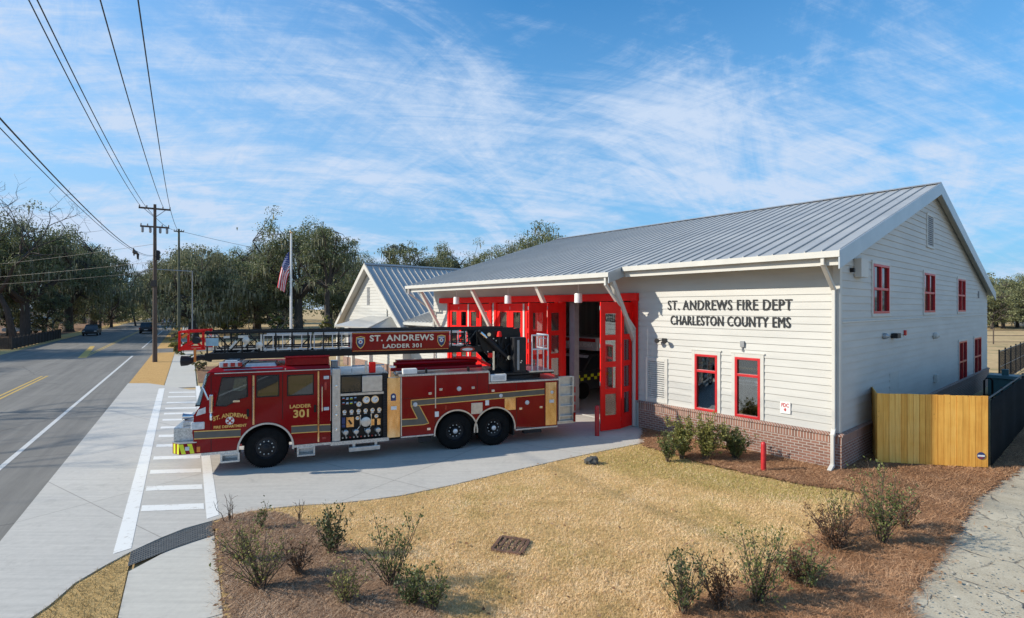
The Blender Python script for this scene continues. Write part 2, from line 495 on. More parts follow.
        return res
    def build(self, name, mats, parent=None, bevel=0, smooth=False, normals=True, whole=False):
        if name in SPLIT and not whole:
            cl = self.clusters()
            if len(cl) > 1:
                return [c.build(name, mats, parent, bevel, smooth, normals, True) for c in cl][0]
        me = bpy.data.meshes.new(name)
        me.from_pydata(self.v, [], self.f)
        if not isinstance(mats, (list, tuple)): mats = [mats]
        for x in mats: me.materials.append(x)
        if len(mats) > 1: me.polygons.foreach_set('material_index', self.m)
        if normals:
            bm = bmesh.new(); bm.from_mesh(me)
            bmesh.ops.recalc_face_normals(bm, faces=bm.faces)
            bm.to_mesh(me); bm.free()
        if smooth:
            me.polygons.foreach_set('use_smooth', [True] * len(me.polygons))
            try: me.set_sharp_from_angle(angle=R(35))
            except Exception: pass
        me.update()
        o = bpy.data.objects.new(name, me)
        COL.objects.link(o)
        if parent: o.parent = parent
        if bevel:
            b = o.modifiers.new('bevel', 'BEVEL'); b.width = bevel; b.segments = 2; b.limit_method = 'ANGLE'; b.angle_limit = R(40)
        return o

def tag(o, label=None, cat=None, group=None, kind=None):
    if label: o['label'] = label
    if cat: o['category'] = cat
    if group: o['group'] = group
    if kind: o['kind'] = kind
    return o

def empty(name, loc, rz=0, label=None, cat=None, group=None):
    o = bpy.data.objects.new(name, None)
    COL.objects.link(o)
    o.location = loc; o.rotation_euler = (0, 0, rz); o.empty_display_size = .2
    return tag(o, label, cat, group)

def curve_mesh(cu):
    o = bpy.data.objects.new('tmp', cu)
    COL.objects.link(o)
    dg = bpy.context.evaluated_depsgraph_get()
    me = bpy.data.meshes.new_from_object(o.evaluated_get(dg))
    bpy.data.objects.remove(o); bpy.data.curves.remove(cu)
    return me

def text_mesh(s, width=None, height=None, bold=0.0, ext=.004, spacing=1.0):
    cu = bpy.data.curves.new('t', 'FONT')
    cu.body = s; cu.align_x = 'CENTER'; cu.align_y = 'CENTER'; cu.size = 1
    cu.offset = bold; cu.extrude = .01; cu.space_character = spacing; cu.resolution_u = 3
    me = curve_mesh(cu)
    xs = [v.co.x for v in me.vertices]; ys = [v.co.y for v in me.vertices]
    cx, cy = (min(xs) + max(xs)) / 2, (min(ys) + max(ys)) / 2
    sx = width / (max(xs) - min(xs)) if width else None
    sy = height / (max(ys) - min(ys)) if height else None
    sx = sx or sy; sy = sy or sx
    for v in me.vertices:
        v.co = ((v.co.x - cx) * sx, (v.co.y - cy) * sy, ext if v.co.z > 0 else -ext)
    return me

def plate_mesh(outer, holes=(), thick=.04):
    cu = bpy.data.curves.new('p', 'CURVE'); cu.dimensions = '2D'; cu.fill_mode = 'BOTH'; cu.extrude = thick / 2
    for pts in [outer] + list(holes):
        sp = cu.splines.new('POLY'); sp.points.add(len(pts) - 1); sp.use_cyclic_u = True
        for q, (x, y) in zip(sp.points, pts): q.co = (x, y, 0, 1)
    return curve_mesh(cu)

def rect(x0, x1, y0, y1): return [(x0, y0), (x1, y0), (x1, y1), (x0, y1)]
def arc(cx, cy, r, a0, a1, n=20): return [(cx + r * cos(R(a0 + (a1 - a0) * i / n)), cy + r * sin(R(a0 + (a1 - a0) * i / n))) for i in range(n + 1)]

def inside(px, py, poly):
    px = np.asarray(px); py = np.asarray(py)
    r = np.zeros(px.shape, bool)
    n = len(poly)
    for i in range(n):
        x0, y0 = poly[i]; x1, y1 = poly[(i + 1) % n]
        c = ((y0 > py) != (y1 > py))
        with np.errstate(divide='ignore', invalid='ignore'):
            xi = (x1 - x0) * (py - y0) / ((y1 - y0) if y1 != y0 else 1e-12) + x0
        r ^= c & (px < xi)
    return r

def sheet(name, poly, z, m, thick=0):
    me = plate_mesh(poly, (), .002)
    b = MB()
    if thick:
        n = len(poly)
        b.prism([(x, y, z - thick) for x, y in poly], [(x, y, z) for x, y in poly])
        # replace big n-gons by the filled curve's own faces
        b.f = b.f[2:]; b.m = b.m[2:]
    top = [i for i, v in enumerate(me.vertices)]
    vs = [(v.co.x, v.co.y, z) for v in me.vertices]
    fs = [tuple(p.vertices) for p in me.polygons if p.normal.z > .5]
    b.add(vs, fs)
    o = b.build(name, m)
    return tag(o, kind='structure')

def big_mesh(name, verts, tris, m):
    me = bpy.data.meshes.new(name)
    nv, nf = len(verts), len(tris)
    k = tris.shape[1]
    me.vertices.add(nv); me.vertices.foreach_set('co', verts.astype(np.float32).ravel())
    me.loops.add(nf * k); me.loops.foreach_set('vertex_index', tris.astype(np.int32).ravel())
    me.polygons.add(nf)
    me.polygons.foreach_set('loop_start', np.arange(0, nf * k, k, dtype=np.int32))
    try: me.polygons.foreach_set('loop_total', np.full(nf, k, dtype=np.int32))
    except Exception: pass
    me.update(calc_edges=True); me.validate()
    me.materials.append(m)
    o = bpy.data.objects.new(name, me); COL.objects.link(o)
    return o

def copy_tree(o, parent=None):
    c = o.copy(); COL.objects.link(c)
    if parent: c.parent = parent
    for ch in o.children: copy_tree(ch, c)
    return c

# ================================================================== SETTING
RD = (-.535, .845); PD = (.845, .535)
def rp(a, p): return (a * RD[0] + p * PD[0], a * RD[1] + p * PD[1])
ST_ANG = R(-50); ST_C = (8.65, 13.5)
def stw(x, y):   # station frame -> world
    c, s = cos(ST_ANG), sin(ST_ANG)
    return (ST_C[0] + x * c - y * s, ST_C[1] + x * s + y * c)

gb = MB()
gb.add([(-900, -300, -.03), (900, -300, -.03), (900, 1500, -.03), (-900, 1500, -.03)], [(0, 1, 2, 3)])
tag(gb.build('ground', M['field']), kind='structure')
sheet('road', [rp(-40, -2.9), rp(420, -2.9), rp(420, -14.6), rp(-40, -14.6)], 0.0, M['asphalt'])
sheet('side_road', [rp(59.5, -2.95), rp(65.5, -2.95), rp(65.5, 60), rp(59.5, 60)], -.004, M['asphalt'])
sheet('left_verge', [rp(-40, -14.55), rp(420, -14.55), rp(420, -17.3), rp(-40, -17.3)], -.012, M['lawn'])
sheet('left_wood_floor', [rp(-40, -17.3), rp(420, -17.3), rp(420, -90), rp(-40, -90)], -.018, M['mulch2'])

APR = [G(*p) for p in [(662, 438), (640, 444), (612, 449.5), (585, 455), (542, 464.5), (500, 474), (450, 486), (402, 496), (365, 501), (330, 504.5), (300, 506), (265, 509.5), (240, 514), (214, 521), (185, 529), (160, 539), (132, 552), (104, 567), (75, 584), (50, 606)]] + [(-6.62, 6.6), (-6.72, 5.7)]
apron_far = [rp(8.0, -2.93), rp(36.2, -2.93), G(148, 383.5), G(166, 386), G(190, 390), (-13, 27.6), (-8.5, 29.5), stw(-20.2, -1), stw(-20.2, .3), stw(-6.35, .3), stw(-6.25, -.06)]
sheet('driveway', APR + apron_far, .02, M['apron'], .1)
SW_R = .40; SW_L = -.83
sheet('sidewalk', [rp(-30, SW_L), rp(10.35, SW_L), rp(11.6, SW_R), rp(-30, SW_R)], .012, M['walk'], .06)
b = MB()   # joints of the near sidewalk
for a in (8.2, 6.7, 5.2, 3.7):
    p = [rp(a, SW_L), rp(a, SW_R), rp(a + .016, SW_R), rp(a + .016, SW_L)]
    b.add([(x, y, .0145) for x, y in p], [(0, 1, 2, 3)])
tag(b.build('sidewalk_joints', mat('joint_dirt', (.16, .15, .13))), kind='structure')
sheet('far_sidewalk', [rp(33.0, -1.15), rp(59.5, -1.15), rp(59.5, .35), rp(32.6, .35)], .014, M['walk'], .06)
sheet('far_sidewalk', [rp(65.5, -1.15), rp(140, -1.15), rp(140, .35), rp(65.5, .35)], .014, M['walk'], .06)
verge_m = ground_mat('orange_dry_grass', [(.3, (.46, .27, .10)), (.7, (.62, .39, .155))], 1.5, 12, None, .8, 30, .03)
sheet('far_verge', [rp(36.3, -2.9), rp(59.5, -2.9), rp(59.5, -1.18), rp(33.6, -1.18), G(148, 383.2)], .008, verge_m)
sheet('far_verge', [rp(65.5, -2.9), rp(140, -2.9), rp(140, -1.18), rp(65.5, -1.18)], .008, verge_m)
sheet('far_mulch', [rp(34.5, .45), rp(44, .45), rp(43, 5), rp(36, 5)], -.01, M['mulch2'])

# worn painted lines
b = MB()
def strip(mb, a0, a1, p0, p1, z):
    q = [rp(a0, p0), rp(a1, p0), rp(a1, p1), rp(a0, p1)]
    mb.add([(x, y, z) for x, y in q], [(0, 1, 2, 3)])
strip(b, -30, 57, -4.36, -4.22, .0045); strip(b, 67, 300, -4.30, -4.18, .0045)
tag(b.build('road_edge_line', M['paint_road']), kind='structure')
b = MB()
for o in (-7.88, -7.62):
    strip(b, -30, 43, o, o + .12, .0045)
    strip(b, 58, 300, o - .1, o + .02, .0045)
q = [rp(57, -8.1), rp(57, -7.5), rp(74, -9.0), rp(74, -9.4)]
b.add([(x, y, .0048) for x, y in q], [(0, 1, 2, 3)])
tag(b.build('road_centre_line', M['paint_y']), kind='structure')

# hatched crossing of the sidewalk over the driveway
b = MB()
q = [rp(11.2, -1.12), rp(32.9, -1.36), rp(32.9, -1.10), rp(11.3, -.87)]
b.add([(x, y, .0245) for x, y in q], [(0, 1, 2, 3)])
q = [rp(12.05, .30), rp(32.9, .30), rp(32.9, .50), rp(12.15, .52)]
b.add([(x, y, .0245) for x, y in q], [(0, 1, 2, 3)])
for Yc in (10.95, 12.15, 13.37, 14.6, 15.9, 17.1, 18.3, 19.55, 20.7, 21.8, 23.1, 24.6, 25.9):
    hw = .17
    pts = []
    for (pp, s) in ((-.86, -1), (.27, -1), (.27, 1), (-.86, 1)):
        X0 = (-.3 - .535 * Yc) / .845
        # solve for X on line p = pp with Y = Yc + .1 (X-X0) + s hw
        X = (pp - .535 * (Yc + s * hw - .1 * X0)) / (.845 + .0535)
        pts.append((X, Yc + .1 * (X - X0) + s * hw, .0245))
    b.add(pts, [(0, 1, 2, 3)])
tag(b.build('crossing_markings', M['paint_w']), kind='structure')

# dark tactile warning strip (curved) with truncated domes
TI = [G(*p) for p in [(130.5, 553.5), (150, 545.5), (172, 536), (192, 529), (212.5, 523)]]
TO = [G(*p) for p in [(127.5, 568), (150, 559), (172, 550), (192, 543), (213.5, 536)]]
b = MB()
n = len(TI)
b.add([(x, y, .025) for x, y in TI] + [(x, y, .025) for x, y in TO], [(i, i + 1, n + i + 1, n + i) for i in range(n - 1)])
for i in range(34):
    for j in range(7):
        f = (i + .5) / 34 * (n - 1); k = min(int(f), n - 2); t = f - k; w = (j + .5) / 7
        x = (TI[k][0] * (1 - t) + TI[k + 1][0] * t) * (1 - w) + (TO[k][0] * (1 - t) + TO[k + 1][0] * t) * w
        y = (TI[k][1] * (1 - t) + TI[k + 1][1] * t) * (1 - w) + (TO[k][1] * (1 - t) + TO[k + 1][1] * t) * w
        b.lathe([(.016, 0), (.010, .007), (0.0, .008)], (x, y, .025), 'z', 6)
tag(b.build('tactile_paving', mat('dark_tactile_tile', (.085, .092, .095), (.055, .06, .062), 9, .7)), kind='structure')

# ---- lawn, beds, old pavement
LAWN = APR[:14] + [rp(11.7, SW_R + .02), rp(-30, SW_R + .02), (30, -25), (60, 10), stw(2.6, 3.0), stw(-.1, .3), stw(-6.2, .3)]
sheet('lawn', LAWN, 0.0, M['lawn'])
sheet('verge_lawn', APR[16:] + [rp(7.9, -2.95), rp(-30, -2.95), rp(-30, SW_L - .02), rp(10.2, SW_L - .02)], 0.0, M['lawn'])
BED_L = [G(213.5, 526), G(228, 518), G(250, 513.5), G(269, 512.5), G(290, 519), G(312, 530), G(335, 542), G(359, 556), G(390, 573), G(415, 590), G(436, 616), (-.85, 6.0), (-.6, 4.5), (-1.2, 3.0), rp(2.5, SW_R + .03), rp(6, SW_R + .03)]
BED_R = [stw(-6.3, .2), G(641, 446), G(668, 454), G(703, 465), G(735, 472), G(765, 478.5), G(792, 484), G(822, 489), G(850, 491), G(862, 496), G(858, 508), G(846, 521), G(826, 533), G(803, 546), G(782, 566), G(765, 581), G(735, 590), G(703, 599), G(683, 618), (2.2, 6.3), (2.6, 5.2), (4.0, 4.4), (5.2, 6.6), G(905, 600), G(938, 562), G(958, 530), G(975, 502), G(1000, 484), G(1018, 472), (18.7, 17.5), (30, 27.2), stw(2.5, 20), stw(2.6, 3.1), stw(0, 3), stw(0, .2)]
OLD = [(2.6, 1.0), (5.4, 6.0), G(895, 617), G(912, 596), G(930, 570), G(945, 545), G(956, 520), G(967, 505), G(990, 490), G(1016, 471), (19.6, 17.9), (45, 39), (60, 20), (20, -12), (4, -12)]
DIRT = [(x - .33 + .08 * sin(i * 2.3), y + .28 + .08 * cos(i * 1.7)) for i, (x, y) in enumerate(OLD)]
sheet('dirt_margin', DIRT, .018, M['dirt'])
sheet('old_pavement', OLD, .026, M['oldpave'])

def bed(name, poly, m, cell, amp, seed):
    P = np.array(poly)
    x0, y0 = P.min(0); x1, y1 = P.max(0)
    nx, ny = int((x1 - x0) / cell) + 1, int((y1 - y0) / cell) + 1
    gx, gy = np.meshgrid(x0 + np.arange(nx) * cell, y0 + np.arange(ny) * cell)
    rng = np.random.default_rng(seed)
    cx = (gx + cell / 2)[:-1, :-1]; cy = (gy + cell / 2)[:-1, :-1]
    ins = inside(cx + rng.normal(0, .05, cx.shape), cy + rng.normal(0, .05, cx.shape), poly)
    near = (cy < 22)
    ins &= near | (rng.random(cx.shape) < 2)
    z = np.array([[mnoise.noise((float(a) * 1.1, float(c) * 1.1, seed)) * .5 + mnoise.noise((float(a) * 5, float(c) * 5, seed + 3)) * .25 for a, c in zip(ra, rc)] for ra, rc in zip(gx, gy)])
    z = .030 + amp * np.clip(z + .35, 0, 1)
    vs = np.stack([gx.ravel(), gy.ravel(), z.ravel()], 1)
    jj, ii = np.nonzero(ins)
    k = jj * nx + ii
    fs = np.stack([k, k + 1, k + nx + 1, k + nx], 1)
    o = big_mesh(name, vs, fs, m)
    o.data.polygons.foreach_set('use_smooth', [True] * len(o.data.polygons))
    return tag(o, kind='structure')
bed('bark_bed', BED_L, M['mulch2'], .06, .07, 1)
bed('pine_straw_bed', BED_R, M['mulch'], .08, .06, 2)

def scatter(name, poly, excl, n, seed, m, lmin, lmax, w, tilt, z0, ymin=5.5, ymax=20, power=1.6, edge=0):
    rng = np.random.default_rng(seed)
    P = np.array(poly)
    out = np.zeros((0, 2))
    tries = 0
    while len(out) < n and tries < 60:
        tries += 1
        u = rng.random(n)
        y = ymin * (ymax / ymin) ** (u ** power if power != 1 else u)
        x = (rng.random(n) * 2 - 1) * (y * 1.04 + 1.0)
        k = inside(x + rng.normal(0, edge, n), y + rng.normal(0, edge, n), poly)
        for e in excl: k &= ~inside(x, y, e)
        out = np.concatenate([out, np.stack([x[k], y[k]], 1)])
    out = out[:n]; n = len(out)
    a = rng.random(n) * 2 * pi
    L = lmin + (lmax - lmin) * rng.random(n)
    tl = R(tilt[0]) + R(tilt[1] - tilt[0]) * rng.random(n)
    d = np.stack([np.cos(a) * np.sin(tl), np.sin(a) * np.sin(tl), np.cos(tl)], 1)
    pa = a + pi / 2 + rng.normal(0, .5, n)
    wv = np.stack([np.cos(pa), np.sin(pa), np.zeros(n)], 1) * (w * (.7 + .05 * out[:, 1]))[:, None]
    base = np.concatenate([out, np.full((n, 1), z0) + rng.random((n, 1)) * .02], 1)
    vs = np.concatenate([base - wv, base + wv, base + d * L[:, None]], 1).reshape(-1, 3)
    fs = np.arange(n * 3).reshape(-1, 3)
    o = big_mesh(name, vs, fs, m)
    return tag(o, kind='stuff')
o = scatter('lawn_grass', LAWN, [BED_L, BED_R, DIRT], 230000, 3, M['blade'], .025, .07, .0038, (35, 82), 0, edge=.03)
tag(o, 'short straw coloured dormant grass of the front lawn', 'grass')
GREEN = [G(641, 446), G(703, 465), G(765, 478.5), G(850, 491), G(852, 505), G(760, 497), G(690, 485), G(640, 472), G(580, 462), G(600, 454)]
o = scatter('green_grass', GREEN, [BED_R], 26000, 4, M['gblade'], .03, .07, .0035, (30, 80), 0, 10, 18, 1, .25)
tag(o, 'greener grass along the edge of the pine straw bed', 'grass')
o = scatter('verge_grass', [rp(10.2, SW_L - .02)] + APR[16:] + [rp(0, -2.95), rp(0, SW_L - .02)], [], 16000, 5, island_mat('verge_grass', [(.17, .13, .055), (.36, .26, .12), (.50, .39, .18)], .9, 2, .2, .1), .03, .09, .004, (20, 75), 0, 4, 10, 1)
tag(o, 'brown and green weedy grass of the kerb verge', 'grass')
o = scatter('pine_straw', BED_R, [], 120000, 6, M['needle'], .07, .19, .0032, (62, 95), .05, 5.5, 19, 1.3, .10)
tag(o, 'loose brown pine straw strewn over the right planting bed', 'pine straw')
o = scatter('bark_litter', BED_L, [], 70000, 7, M['needle2'], .05, .13, .0028, (55, 95), .05, 4, 11.5, 1, .09)
tag(o, 'grey brown bark litter strewn over the left planting bed', 'mulch')

# fallen leaves and grit
rngl = np.random.default_rng(12)
def litter(name, poly, n, seed, size, m, label, cat, ymax=18):
    rg = np.random.default_rng(seed); P = np.array(poly); pts = []
    while len(pts) < n:
        y = 6.5 + (ymax - 6.5) * rg.random() ** 1.4; x = (rg.random() * 2 - 1) * (y * 1.02)
        if inside(np.array([x]), np.array([y]), poly)[0]: pts.append((x, y))
    vs = []
    for x, y in pts:
        a = rg.random() * 6.28; s = size * (.5 + rg.random()); t = rg.normal(0, .35, 2)
        for k in range(5):
            b = a + k * 6.28 / 5; r = s * (1 if k % 2 == 0 else .55)
            vs.append((x + r * cos(b), y + r * sin(b), .055 + s * .5 * (t[0] * cos(b) + t[1] * sin(b)) + s * .25))
    o = big_mesh(name, np.array(vs), np.arange(len(vs)).reshape(-1, 5), m)
    return tag(o, label, cat, kind='stuff')
litter('fallen_leaves', LAWN, 420, 5, .028, island_mat('dead_leaves', [(.10, .05, .025), (.26, .14, .07), (.42, .28, .16)], .9, 3), 'small dead brown leaves scattered over the lawn', 'leaves')
litter('gravel_grit', OLD, 500, 6, .018, island_mat('grit', [(.14, .12, .09), (.34, .30, .24), (.52, .48, .40)], .9, 3), 'grit and leaf crumbs on the cracked old pavement', 'grit', 14)


# ================================================================== FIRE STATION
# station frame: x to the right along the front wall (corner at 0), y into the building, z up
fs = empty('fire_station', (ST_C[0], ST_C[1], 0), ST_ANG,
           'large white sided fire station with grey metal roof, red bay doors and black lettering', 'fire station')
RIDGE_Y, RIDGE_Z = 10.4, 9.17
def roof_z(y): return RIDGE_Z - .307 * (RIDGE_Y - y) if y <= RIDGE_Y else RIDGE_Z - .296 * (y - RIDGE_Y)

def boards(mb, x0, x1, z0, z1, holes, place, course=.205, lim=None):
    """lap siding: sloped boards split round the openings; place(x, out, z) -> point"""
    zs = sorted(set([z0 + course * i for i in range(int((z1 - z0) / course) + 2) if z0 + course * i < z1] + [z1] + [h for hh in holes for h in hh[2:] if z0 < h < z1]))
    for za, zb in zip(zs[:-1], zs[1:]):
        if zb - za < .004: continue
        k = math.floor((za - z0) / course + 1e-6)
        cz = z0 + k * course
        oa = .027 - .022 * (za - cz) / course; ob = .027 - .022 * (zb - cz) / course
        segs = [(x0, x1)]
        for hx0, hx1, hz0, hz1 in holes:
            if hz0 < zb - 1e-4 and hz1 > za + 1e-4:
                ns = []
                for s0, s1 in segs:
                    if hx1 <= s0 or hx0 >= s1: ns.append((s0, s1)); continue
                    if hx0 > s0: ns.append((s0, hx0))
                    if hx1 < s1: ns.append((hx1, s1))
                segs = ns
        for s0, s1 in segs:
            a0, a1, b0, b1 = s0, s1, s0, s1
            if lim:
                la, lb = lim(za), lim(zb)
                a0, a1 = max(s0, la[0]), min(s1, la[1]); b0, b1 = max(s0, lb[0]), min(s1, lb[1])
                if a1 - a0 < .02: continue
                if b1 < b0: b0 = b1 = (b0 + b1) / 2
            mb.hexa([place(a0, 0, za), place(a1, 0, za), place(a1, oa, za), place(a0, oa, za),
                     place(b0, 0, zb), place(b1, 0, zb), place(b1, ob, zb), place(b0, ob, zb)])

def fplate(mb, outer, holes, y0, y1, m=0):      # plate in the front wall plane
    me = plate_mesh(outer, holes, y1 - y0); c = (y0 + y1) / 2
    mb.mesh(me, lambda x, y, z: (x, c + z, y), m); bpy.data.meshes.remove(me)
def splate(mb, outer, holes, x0, x1, m=0):      # plate in the gable wall plane
    me = plate_mesh(outer, holes, x1 - x0); c = (x0 + x1) / 2
    mb.mesh(me, lambda x, y, z: (c + z, x, y), m); bpy.data.meshes.remove(me)

W1 = (-4.14, -3.36, .995, 2.81); W2 = (-2.80, -2.03, .995, 2.81); VT = (-5.93, -5.27, 1.16, 2.44)
BAYS = [(-10.2, -6.55), (-14.65, -10.5), (-18.8, -15.05)]
XL = -20.4
# front wall: backing with openings, then lap boards
b = MB()
fplate(b, rect(XL, 0, .02, 5.75), [rect(*W1), rect(*W2), rect(*VT)] + [rect(a, c, .04, 4.6) for a, c in BAYS], .004, .12)
place_f = lambda x, o, z: (x, .003 - o, z)
boards(b, -6.42, 0, .99, 5.72, [W1, W2, VT], place_f)
boards(b, XL, -6.42, 4.86, 5.72, [], place_f)
boards(b, XL, -18.9, .99, 4.86, [], place_f)
for a, c in ((-10.5, -10.2), (-15.05, -14.65), (-6.55, -6.42)):
    boards(b, a, c, .03, 4.5, [], place_f)
b.build('front_wall', M['siding'], fs)
# gable wall
SW = [(2.8, 4.45, 4.13, 5.64), (9.0, 10.75, 4.13, 5.64), (15.25, 17.0, 4.13, 5.64), (15.5, 17.35, .82, 2.74), (19.3, 21.3, .82, 2.76)]
SV = (9.55, 10.45, 6.72, 7.87); SD = (4.6, 5.6, .05, 2.2)
YB = 23.4
def glim(z):
    zz = z + .16
    return (max(0, RIDGE_Y - (RIDGE_Z - zz) / .307), min(YB, RIDGE_Y + (RIDGE_Z - zz) / .296))
b = MB()
outl = [(0, .02), (YB, .02), (YB, roof_z(YB) - .14), (RIDGE_Y, RIDGE_Z - .14), (0, roof_z(0) - .14)]
splate(b, outl, [rect(*w) for w in SW] + [rect(*SV), rect(*SD)], -.12, -.004)
boards(b, 0, YB, .95, RIDGE_Z - .17, SW + [SV, SD], lambda y, o, z: (-.003 + o, y, z), .205, glim)
b.build('gable_wall', M['siding'], fs)
b = MB()
b.box(XL, -.13, YB - .12, YB, .02, roof_z(YB) - .14)
splate(b, outl, [], XL, XL + .12)
b.build('rear_wall', M['siding'], fs)
# corner boards, window casings, band board
b = MB()
b.box(-.13, .042, -.042, -.0, .99, 5.6); b.box(.003, .042, .0, .13, .99, 5.55)
for (a, c, z0, z1) in (W1, W2):
    b.box(a - .10, a, -.045, 0, z0 + .0, z1 + .11); b.box(c, c + .10, -.045, 0, z0, z1 + .11)
    b.box(a - .13, c + .13, -.055, 0, z1 + .11, z1 + .15); b.box(a, c, -.045, 0, z1, z1 + .11)
a, c, z0, z1 = VT
b.box(a - .12, a, -.045, 0, z0 - .14, z1 + .12); b.box(c, c + .12, -.045, 0, z0 - .14, z1 + .12)
b.box(a, c, -.045, 0, z1, z1 + .12); b.box(a, c, -.045, 0, z0 - .14, z0)
for (y0, y1, z0, z1) in SW + [SV]:
    b.box(.003, .045, y0 - .10, y0, z0 - .04, z1 + .1); b.box(.003, .045, y1, y1 + .10, z0 - .04, z1 + .1)
    b.box(.003, .045, y0, y1, z1, z1 + .1); b.box(.003, .06, y0 - .13, y1 + .13, z0 - .09, z0 - .04)
    b.box(.003, .045, y0, y1, z0 - .04, z0)
b.box(.003, .046, .14, 23.2, 3.90, 3.945)
b.build('casing', M['trim'], fs, bevel=.004)

# brick base with rowlock cap and soldier course
b = MB()
b.box(-6.30, .09, -.09, -.002, -.05, .72); b.box(.002, .09, 0, YB, -.05, .72)
b.box(XL, -18.95, -.09, -.002, -.05, .72)
b.build('brick_base', M['brick'], fs)
b = MB()
b.box(-6.30, .093, -.093, -.002, .72, .915); b.box(.002, .093, 0, YB, .72, .915); b.box(XL, -18.95, -.093, -.002, .72, .915)
b.build('soldier_course', M['soldier'], fs)
b = MB()
b.prism([(-6.32, -.13, .915), (-6.32, -.13, .95), (-6.32, -.03, .99), (-6.32, -.03, .915)], [(.13, -.13, .915), (.13, -.13, .95), (.13, -.03, .99), (.13, -.03, .915)])
b.prism([(.13, -.03, .915), (.13, -.03, .95), (.035, -.03, .99), (.035, -.03, .915)], [(.13, YB, .915), (.13, YB, .95), (.035, YB, .99), (.035, YB, .915)])
b.build('brick_cap', M['soldier'], fs)

# roof slabs, ribs, ridge cap
b = MB()
def slab(mb, x0, x1, y0, y1, zt=0, th=.13):
    za, zb = roof_z(y0) + zt, roof_z(y1) + zt
    mb.hexa([(x0, y0, za - th), (x1, y0, za - th), (x1, y1, zb - th), (x0, y1, zb - th), (x0, y0, za), (x1, y0, za), (x1, y1, zb), (x0, y1, zb)])
XR = .27
slab(b, -6.45, XR, -.75, RIDGE_Y); slab(b, -20.75, -6.45, -1.46, RIDGE_Y); slab(b, -20.75, XR, RIDGE_Y, 24.0)
b.build('roof', M['roof'], fs)
b = MB()
x = XR - .02
while x > -20.75:
    y0 = -.74 if x > -6.44 else -1.45
    for ya, yb in ((y0, RIDGE_Y - .05), (RIDGE_Y + .05, 23.98)):
        za, zb = roof_z(ya), roof_z(yb)
        b.hexa([(x - .014, ya, za - .01), (x + .014, ya, za - .01), (x + .014, yb, zb - .01), (x - .014, yb, zb - .01),
                (x - .012, ya, za + .038), (x + .012, ya, za + .038), (x + .012, yb, zb + .038), (x - .012, yb, zb + .038)])
    x -= .41
o = b.build('standing_seams', M['roof_rib'], fs)
b = MB()
b.prism([(-20.77, RIDGE_Y - .16, RIDGE_Z + .0), (-20.77, RIDGE_Y, RIDGE_Z + .075), (-20.77, RIDGE_Y + .16, RIDGE_Z)],
        [(XR + .02, RIDGE_Y - .16, RIDGE_Z + .0), (XR + .02, RIDGE_Y, RIDGE_Z + .075), (XR + .02, RIDGE_Y + .16, RIDGE_Z)])
b.build('ridge_cap', M['roof_rib'], fs)
b = MB()   # rake boards of both gable ends
def rake(mb, xa, xb, y0, y1, h, top=.03):
    za, zb = roof_z(y0), roof_z(y1)
    mb.hexa([(xa, y0, za - h), (xb, y0, za - h), (xb, y1, zb - h), (xa, y1, zb - h), (xa, y0, za + top), (xb, y0, za + top), (xb, y1, zb + top), (xa, y1, zb + top)])
rake(b, XR, XR + .035, -.9, RIDGE_Y, .42); rake(b, XR, XR + .035, RIDGE_Y, 24.02, .42)
rake(b, -20.79, -20.75, -1.6, RIDGE_Y, .36); rake(b, -20.79, -20.75, RIDGE_Y, 24.02, .36)
rake(b, -6.45, -6.41, -1.6, -.76, .34, .04)
b.build('rake_board', M['rake'], fs)
b = MB()   # soffits and fascias
slab(b, -20.74, -6.46, -1.42, -.03, -.135, .03); slab(b, -6.40, XR - .01, -.71, -.03, -.135, .03)
slab(b, .04, XR - .01, .0, RIDGE_Y, -.16, .03); slab(b, .04, XR - .01, RIDGE_Y, 23.9, -.16, .03)
b.build('soffit', M['cream'], fs)
b = MB()
z = roof_z(-1.46); b.box(-20.74, -6.46, -1.46, -1.42, z - .36, z - .14)
z = roof_z(-.75); b.box(-6.40, XR - .005, -.75, -.71, z - .36, z - .14)
b.build('fascia', M['trim'], fs)
def gutter(x0, x1, y, z):
    g = MB()
    g.box(x0, x1, y - .15, y - .003, z - .165, z - .15); g.box(x0, x1, y - .165, y - .15, z - .165, z - .005); g.box(x0, x1, y - .012, y - .003, z - .15, z - .005)
    g.box(x0, x0 + .01, y - .15, y - .012, z - .15, z - .01); g.box(x1 - .01, x1, y - .15, y - .012, z - .15, z - .01)
    return g.build('gutter', M['trim'], fs)
gutter(-20.8, -6.43, -1.46, roof_z(-1.46)); gutter(-6.38, XR + .03, -.75, roof_z(-.75))
# downspouts
b = MB()
def spout(pts, w=.105):
    g = MB()
    for p, q in zip(pts[:-1], pts[1:]):
        p, q = Vector(p), Vector(q); d = (q - p).normalized() * .03
        g.bar(p - d, q + d, w, w * .8)
    return g.build('downspout', M['trim'], fs, bevel=.012)
spout([(-.10, -.83, 5.58), (-.10, -.83, 5.42), (-.08, -.11, 4.78), (-.08, -.11, 1.1), (-.08, -.20, .95), (-.08, -.20, .16), (-.08, -.42, .06)])
spout([(-6.6, -1.54, 5.36), (-6.6, -1.54, 5.1), (-6.46, -.12, 3.55), (-6.46, -.12, .10)])
spout([(-20.5, -1.54, 5.36), (-20.5, -1.54, 5.1), (-20.2, -.12, 4.1), (-20.2, -.12, .10)])
# knee braces
for x in (-6.50, -10.36, -14.86, -19.6):
    g = MB()
    g.bar((x, -1.36, 5.28), (x, -.06, 3.12), .17, .15)
    g.build('knee_brace', M['cream'] if x < -7 else M['trim'], fs, bevel=.01)
g = MB(); g.box(-6.60, -6.42, -.10, -.03, .03, 3.3); g.build('brace_post', M['trim'], fs, bevel=.008)

